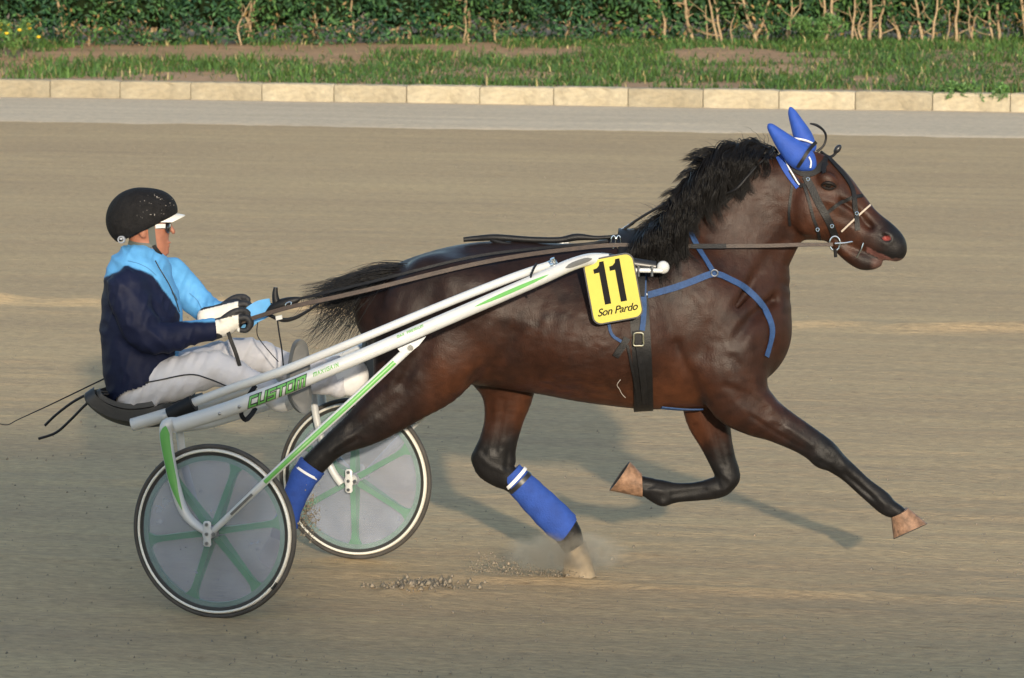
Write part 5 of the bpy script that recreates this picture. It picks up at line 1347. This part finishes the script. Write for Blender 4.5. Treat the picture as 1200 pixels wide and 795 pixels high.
loose("hanging_strap", [(267, 388, 17.33), (271, 400, 17.33), (276, 413, 17.32), (281, 429, 17.32)], .006, "flat black strap hanging from the driver's near glove onto the white trousers", flat=.016)
loose("check_line", [(325, 374, 17.38), (327, 390, 17.36), (330, 408, 17.33), (332, 428, 17.22)], .0032, "thin black line dropping straight from the rein handhold to the stirrup", "line")
loose("check_line", [(302, 378, 17.39), (301, 388, 17.39), (303, 396, 17.38), (312, 408, 17.36), (326, 424, 17.32)], .002, "thin slack line curving from the blue webbing down to the driver's far knee", "line")
loose("rein_end", [(128, 460, 17.42), (118, 459.5, 17.42), (104, 462, 17.42), (86, 471, 17.42), (66, 486, 17.42), (52.5, 499, 17.42)], .0055, "upper of two loose black rein ends streaming behind the seat")
loose("rein_end", [(128, 462, 17.40), (116, 464, 17.40), (102, 473, 17.40), (84, 491, 17.40), (66, 507, 17.40), (45, 514.5, 17.40)], .0055, "lower of two loose black rein ends streaming behind the seat")
loose("whip", [(285, 367, 17.62), (230, 393, 17.75), (160, 426, 17.8), (118, 446, 17.78), (60, 474, 17.7), (22, 491.5, 17.66), (9, 498, 17.65), (-2, 496.5, 17.65)], np.array([.006, .005, .004, .0033, .0026, .002, .0018, .0016]), "thin driving whip pointing back and down behind the driver", "whip")

# ------------------------------------------------------------------ thrown sand
def clods(name, gen, n, label):
    V = []; F = []; o = 0
    for i in range(n):
        c, r = gen()
        pts = np.array([(1, 0, -.5), (-.5, .87, -.5), (-.5, -.87, -.5), (.3, .2, .9), (0, 0, -.9)]) * r * rng.uniform(.6, 1.3, (5, 3)); V.append(pts + c)
        F += [(o, o + 1, o + 3), (o + 1, o + 2, o + 3), (o + 2, o, o + 3), (o + 1, o, o + 4), (o + 2, o + 1, o + 4), (o, o + 2, o + 4)]; o += 5
    return tag(obj(name, mesh_np(name, np.concatenate(V), F, False), M_clod), label, "sand", kind="stuff")
M_clod = mat("sand_clod", (.27, .225, .165), .95, var=.25, vscale=30)
def g1():
    p = G(rng.normal(492, 24), rng.normal(690, 2.6)); return p + np.array([0, 0, .003 + abs(rng.normal(0, .012))]), rng.gamma(2, .0035)
clods("churned_sand", g1, 420, "small heap of churned sand clods behind the forward hind hoof")
def g2():
    t = rng.random() ** 1.4; p = hp(672 - 120 * t + rng.normal(0, 8), 676 - 6 * t + rng.normal(0, 5) - 22 * t * rng.random(), .14 + rng.normal(0, .05)); p[2] = max(p[2], .004); return p, rng.gamma(2, .0013)
clods("flying_sand", g2, 900, "spray of sand grains kicked up at the forward hind hoof")
def g3():
    p = hp(rng.normal(360, 8), rng.normal(600, 14), -.1 + rng.normal(0, .04)); return p, rng.gamma(2, .0012)
clods("flying_sand", g3, 900, "spray of sand grains kicked up between the two wheels")
def dust(px, py, w, rad, dens, label):
    mb = MB(); c = hp(px, py, w); c[2] = max(c[2], rad[2] + .012); ellipsoid(mb, c, rad, 24, 14); m = bpy.data.materials.new("sand_dust"); m.use_nodes = True
    nt = m.node_tree; nt.nodes.remove(nt.nodes["Principled BSDF"]); L = nt.links.new
    v = nt.nodes.new("ShaderNodeVolumePrincipled"); v.inputs["Color"].default_value = (.95, .84, .66, 1); v.inputs["Anisotropy"].default_value = .1
    tc = nt.nodes.new("ShaderNodeTexCoord"); sub = nt.nodes.new("ShaderNodeVectorMath"); sub.operation = 'SUBTRACT'; sub.inputs[1].default_value = tuple(c); L(tc.outputs["Object"], sub.inputs[0])
    dv = nt.nodes.new("ShaderNodeVectorMath"); dv.operation = 'DIVIDE'; dv.inputs[1].default_value = rad; L(sub.outputs[0], dv.inputs[0])
    ln = nt.nodes.new("ShaderNodeVectorMath"); ln.operation = 'LENGTH'; L(dv.outputs[0], ln.inputs[0])
    fl = nt.nodes.new("ShaderNodeMapRange"); fl.inputs[1].default_value = 1.0; fl.inputs[2].default_value = .15; fl.inputs[3].default_value = 0; fl.inputs[4].default_value = 1; fl.interpolation_type = 'SMOOTHSTEP'; L(ln.outputs["Value"], fl.inputs[0])
    nz = nt.nodes.new("ShaderNodeTexNoise"); nz.inputs["Scale"].default_value = 14; nz.inputs["Detail"].default_value = 3; L(tc.outputs["Object"], nz.inputs["Vector"])
    mr = nt.nodes.new("ShaderNodeMapRange"); mr.inputs[1].default_value = .38; mr.inputs[2].default_value = .65; mr.inputs[4].default_value = dens; L(nz.outputs[0], mr.inputs[0])
    mu = nt.nodes.new("ShaderNodeMath"); mu.operation = 'MULTIPLY'; L(fl.outputs[0], mu.inputs[0]); L(mr.outputs[0], mu.inputs[1]); L(mu.outputs[0], v.inputs["Density"]); L(v.outputs[0], nt.nodes["Material Output"].inputs["Volume"])
    return tag(mb.build("dust_cloud", m), label, "dust", kind="stuff")
dust(662, 662, .10, (.30, .16, .10), 30.0, "faint cloud of pale dust round the forward hind hoof")
def g4():
    p = G(rng.uniform(-60, 1260), 150 + 660 * rng.random() ** .8); return p + np.array([0, 0, .002]), rng.gamma(2, .0014)
clods("loose_sand", g4, 6000, "loose grains and crumbs scattered over the whole track")

# ------------------------------------------------------------------ verge grass, weeds and the hedge
def hedge_base(x): return 57.4 + .06 * x
def soilmask(x, y):
    hb_ = hedge_base(x) - y
    return sstep(.45, .62, vnoise(x * .8, y * .8, 101) * .6 + vnoise(x * 2.2, y * 2.0, 102) * .45 + .14 * np.exp(-((hb_ - 1.3) / 1.0) ** 2) - .12 * (hb_ > 3) - .12 * sstep(1.5, 5, x))
def grass_mat():
    m = mat("grass_blade", (.06, .14, .03), .6, spec=.3, attr="Col", var=.2, vscale=3); return m
n = 150000
gx = rng.uniform(-12.5, 12.5, n); gy = rng.uniform(46, 58.5, n)
kt = (np.c_[gx, gy] - K0[:2]) @ KN[:2]
ok = (kt > .16) & (gy < hedge_base(gx) + .6) & (rng.random(n) > soilmask(gx, gy) * .97) & (np.abs(gx) < 12.5)
gx, gy, kt = gx[ok], gy[ok], kt[ok]; n = len(gx)
tuft = vnoise(gx * 1.5, gy * 1.5, 103) * .6 + vnoise(gx * 4, gy * 4, 104) * .4
hgt = rng.uniform(.04, .13, n) * (.3 + 1.6 * tuft); gz = verge_z(gx * 0 + 0, kt, None) if False else .235 + VERGE_RISE * sstep(.1, 7.0, kt) - .02
az = rng.uniform(0, 2 * math.pi, n); ln = rng.uniform(.2, 1.5, n) * hgt; wd = rng.uniform(.005, .011, n)
B0 = np.c_[gx, gy, gz]; dv = np.c_[np.cos(az), np.sin(az), 0 * az]; sv = np.c_[-np.sin(az), np.cos(az), 0 * az]
P1 = B0 + dv * (ln * .35)[:, None] + np.c_[0 * az, 0 * az, hgt * .65]; P2_ = B0 + dv * ln[:, None] + np.c_[0 * az, 0 * az, hgt * rng.uniform(.8, 1.05, n)]
Vg = np.stack([B0 - sv * wd[:, None], B0 + sv * wd[:, None], P1 - sv * (wd * .8)[:, None], P1 + sv * (wd * .8)[:, None], P2_], 1).reshape(-1, 3)
o5 = np.arange(n) * 5
Fg = np.concatenate([np.c_[o5, o5 + 1, o5 + 3], np.c_[o5, o5 + 3, o5 + 2], np.c_[o5 + 2, o5 + 3, o5 + 4]])
gc_ = np.array([.035, .085, .022])[None] * (1 - tuft[:, None]) + np.array([.085, .165, .035])[None] * tuft[:, None]
dry = rng.random(n) < .07 + .12 * soilmask(gx, gy); gc_[dry] = (.30, .25, .12); gc_ *= rng.uniform(.65, 1.3, (n, 1))
me = mesh_np("verge_grass", Vg, Fg, False); set_attr(me, "Col", np.repeat(gc_, 5, 0))
tag(obj("verge_grass", me, grass_mat()), "green grass on the verge between the kerb and the hedge", "grass", kind="stuff")

M_leaf = mat("hedge_leaf", (.03, .08, .02), .6, spec=.22, attr="Col", var=.15, vscale=5)
M_stem = mat("tan_stem", (.30, .22, .13), .8, var=.25, vscale=20, bump=.3)
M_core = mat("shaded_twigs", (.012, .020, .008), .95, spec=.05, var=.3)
def leaf_mesh(seed, nleaf=3000, tint=(1, 1, 1), bare=.0):
    r = np.random.default_rng(seed); V = []
    th = r.uniform(0, 2 * math.pi, nleaf); zz = np.where(r.random(nleaf) < .55, r.uniform(.02 + bare, .85, nleaf), r.uniform(.8, 1.75, nleaf)); rad = (.30 + .34 * r.random(nleaf) ** .45) * (.85 + .25 * np.sin(zz * 5 + th * 3)) * (.75 + .25 * sstep(.1, .5, zz))
    c = np.c_[np.cos(th) * rad * 1.15, np.sin(th) * rad * .95, zz] + r.normal(0, .03, (nleaf, 3))
    out = np.c_[np.cos(th), np.sin(th), r.uniform(-.2, .9, nleaf)] + r.normal(0, .55, (nleaf, 3)); out /= np.linalg.norm(out, axis=1, keepdims=True)
    a = np.cross(out, r.normal(0, 1, (nleaf, 3))); a /= np.linalg.norm(a, axis=1, keepdims=True); b = np.cross(out, a)
    L = r.uniform(.026, .052, nleaf)[:, None]; W = L * .42
    V = np.stack([c - a * L, c + b * W + out * .006, c + a * L, c - b * W + out * .006], 1).reshape(-1, 3)
    o = np.arange(nleaf) * 4; F = np.concatenate([np.c_[o, o + 1, o + 2], np.c_[o, o + 2, o + 3]])
    base = np.array([.016, .050, .024])[None] * (1 - (k := r.random((nleaf, 1)) ** 2.2)) + np.array([.065, .15, .045])[None] * k
    dead = r.random(nleaf) < (.03 + .13 * np.exp(-((zz - .18) / .14) ** 2)); base[dead] = np.array([.22, .15, .07]) * r.uniform(.6, 1.2, (dead.sum(), 1))
    me = mesh_np("foliage", V, F, False); set_attr(me, "Col", np.repeat(base * np.array(tint), 4, 0)); me.materials.append(M_leaf); return me
variants = [leaf_mesh(200), leaf_mesh(201, tint=(.85, .95, 1.05)), leaf_mesh(202, tint=(1.1, 1.08, .9)), leaf_mesh(203, 3000, (1.15, 1.05, .9), .10), leaf_mesh(204, 3200, (1, 1, .95), .05)]
def stem_mesh(seed, r0, H):
    r = np.random.default_rng(seed); mb = MB(); x = r.uniform(-.1, .1, 2); P = [np.array([0, 0, -.06])]
    for i in range(5): P.append(P[-1] + np.array([r.normal(0, .035), r.normal(-.01, .03), H / 5 + .012]))
    tube(mb, P, np.linspace(r0, r0 * .45, 6), 8, sub=3)
    for i in range(4):
        q = P[1 + i % 4]; a = r.uniform(0, 6.28); L = r.uniform(.10, .26); d = np.array([math.cos(a), math.sin(a) - .35, r.uniform(.3, 1.0)]) * L
        tube(mb, [q, q + d * .5 + r.normal(0, .015, 3), q + d], [r0 * .4, r0 * .3, r0 * .15], 5, sub=2)
    me = bpy.data.meshes.new("stem"); me.from_pydata(mb.v, [], mb.f); me.update(); me.polygons.foreach_set("use_smooth", [True] * len(me.polygons)); me.materials.append(M_stem); return me
stems = [stem_mesh(300 + i, rr, HH) for i, (rr, HH) in enumerate(((.02, .75), (.028, .9), (.016, .6), (.024, .8), (.012, .5)))]
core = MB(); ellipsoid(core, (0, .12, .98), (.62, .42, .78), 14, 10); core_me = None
hl = ["dense dark green hedge shrub above the bare soil", "hedge shrub with pale bare stems showing at its foot", "glossy mid-green shrub in the clipped hedge"]
ORD = "first second third fourth fifth sixth seventh eighth ninth tenth eleventh twelfth thirteenth fourteenth fifteenth sixteenth seventeenth eighteenth nineteenth twentieth".split()
nsh = 19
for i in range(-6, nsh + 6):
    x = -7.05 + i * .78 + random.uniform(-.06, .06); y = hedge_base(x) + .35 + random.uniform(-.08, .08)
    ktx = float((np.array([x, y]) - K0[:2]) @ KN[:2]); z = .235 + VERGE_RISE * float(sstep(.1, 7.0, ktx))
    sh = empty("hedge_shrub", (x, y, z))
    right = x > 1.6
    v = (3 if i % 2 else 4) if right else i % 3
    fo = bpy.data.objects.new("foliage", variants[v]); COL.objects.link(fo); fo.parent = sh; fo.rotation_euler = (0, 0, random.uniform(-.5, .5) + (math.pi if i % 2 else 0)); fo.scale = (random.uniform(.95, 1.1), 1, random.uniform(.95, 1.1))
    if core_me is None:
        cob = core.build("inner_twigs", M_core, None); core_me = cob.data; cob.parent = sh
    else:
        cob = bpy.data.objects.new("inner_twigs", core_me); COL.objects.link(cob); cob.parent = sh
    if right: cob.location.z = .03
    for k in range(5 if right else 3):
        so = bpy.data.objects.new("stem", stems[(i * 3 + k * 2) % 5]); COL.objects.link(so); so.parent = sh
        so.location = (random.uniform(-.36, .36), random.uniform(-.50, -.32) if right else (-.42 if (i % 4 == 0 and k == 0) else random.uniform(-.2, .1)), 0); so.rotation_euler = (random.uniform(-.12, .12), random.uniform(-.35, .35), random.uniform(0, 6))
    side = ("with bare stems" if right else "leafy to the ground")
    if not 0 <= i < nsh: tag(sh, "hedge shrub %s in the row beyond the %s edge of the picture" % (ORD[i - nsh] if right else ORD[-i - 1], "right" if right else "left"), "shrub", "hedge shrubs out of frame"); continue
    tag(sh, "hedge shrub %s, %s shrub from the left edge" % (side, ORD[i]), "shrub", "shrubs of the hedge")

def weed(name, base, nst, H, spread, label, flowers=0, droop=0.0, seed=1):
    r = np.random.default_rng(seed); e = empty(name, base); V = []; F = []; o = 0; tips = []; st = MB()
    for i in range(nst):
        a = r.uniform(0, 6.28); d = np.array([math.cos(a) * spread, math.sin(a) * spread, 0]) * r.uniform(.4, 1)
        hh = H * r.uniform(.6, 1.1)
        if droop: d = -KN * droop * r.uniform(.6, 1.2) + KD * r.normal(0, .12)
        P = catmull(np.array([base, base + d * .4 + ZZ * hh * .7, base + d * .8 + ZZ * hh, base + d * 1.2 + ZZ * (hh * (1.0 if not droop else -.55))]), 5); tips.append(P[-1])
        tube(st, P, np.linspace(.004, .0015, len(P)), 5)
        for q in P[3:]:
            for s in range(3):
                n_ = nrm(r.normal(0, 1, 3)); b_ = nrm(np.cross(n_, r.normal(0, 1, 3))); L = r.uniform(.03, .07); W = L * .18
                V += [q, q + n_ * L * .5 + b_ * W, q + n_ * L, q + n_ * L * .5 - b_ * W]; F += [(o, o + 1, o + 2), (o, o + 2, o + 3)]; o += 4
    so = st.build("stem", mat("weed_stem", (.08, .12, .03), .7), e)
    me = mesh_np("leaves", np.array(V), F, False); obj("leaves", me, mat("weed_leaf", (.07, .16, .035), .6, var=.3, vscale=6), e)
    if flowers:
        mf = mat("yellow_petal", (.75, .48, .02), .6)
        for t in tips[:flowers]:
            mb = MB(); ellipsoid(mb, t, (.028, .028, .018), 8, 6); mb.build("flower", mf, e)
    return tag(e, label, "weed")
b0 = G(16, 66, .36); weed("flowering_weed", b0, 26, .40, .32, "yellow-flowered weed growing at the foot of the hedge, far left", 18, seed=5)
b0 = G(1128, 108, .25); weed("verge_weed", b0, 9, .10, .2, "dark green sprig drooping over the pale kerb at the right, nearer the horse's head", 0, .20, seed=6)
b0 = G(1178, 109, .25); weed("verge_weed", b0, 8, .08, .2, "dark green sprig drooping over the pale kerb at the far right edge", 0, .18, seed=7)
b0 = G(955, 60, .33); weed("tall_grass_tuft", b0, 40, .42, .40, "tall bright green grass tuft against the hedge stems, right of the ear covers", 0, seed=8)
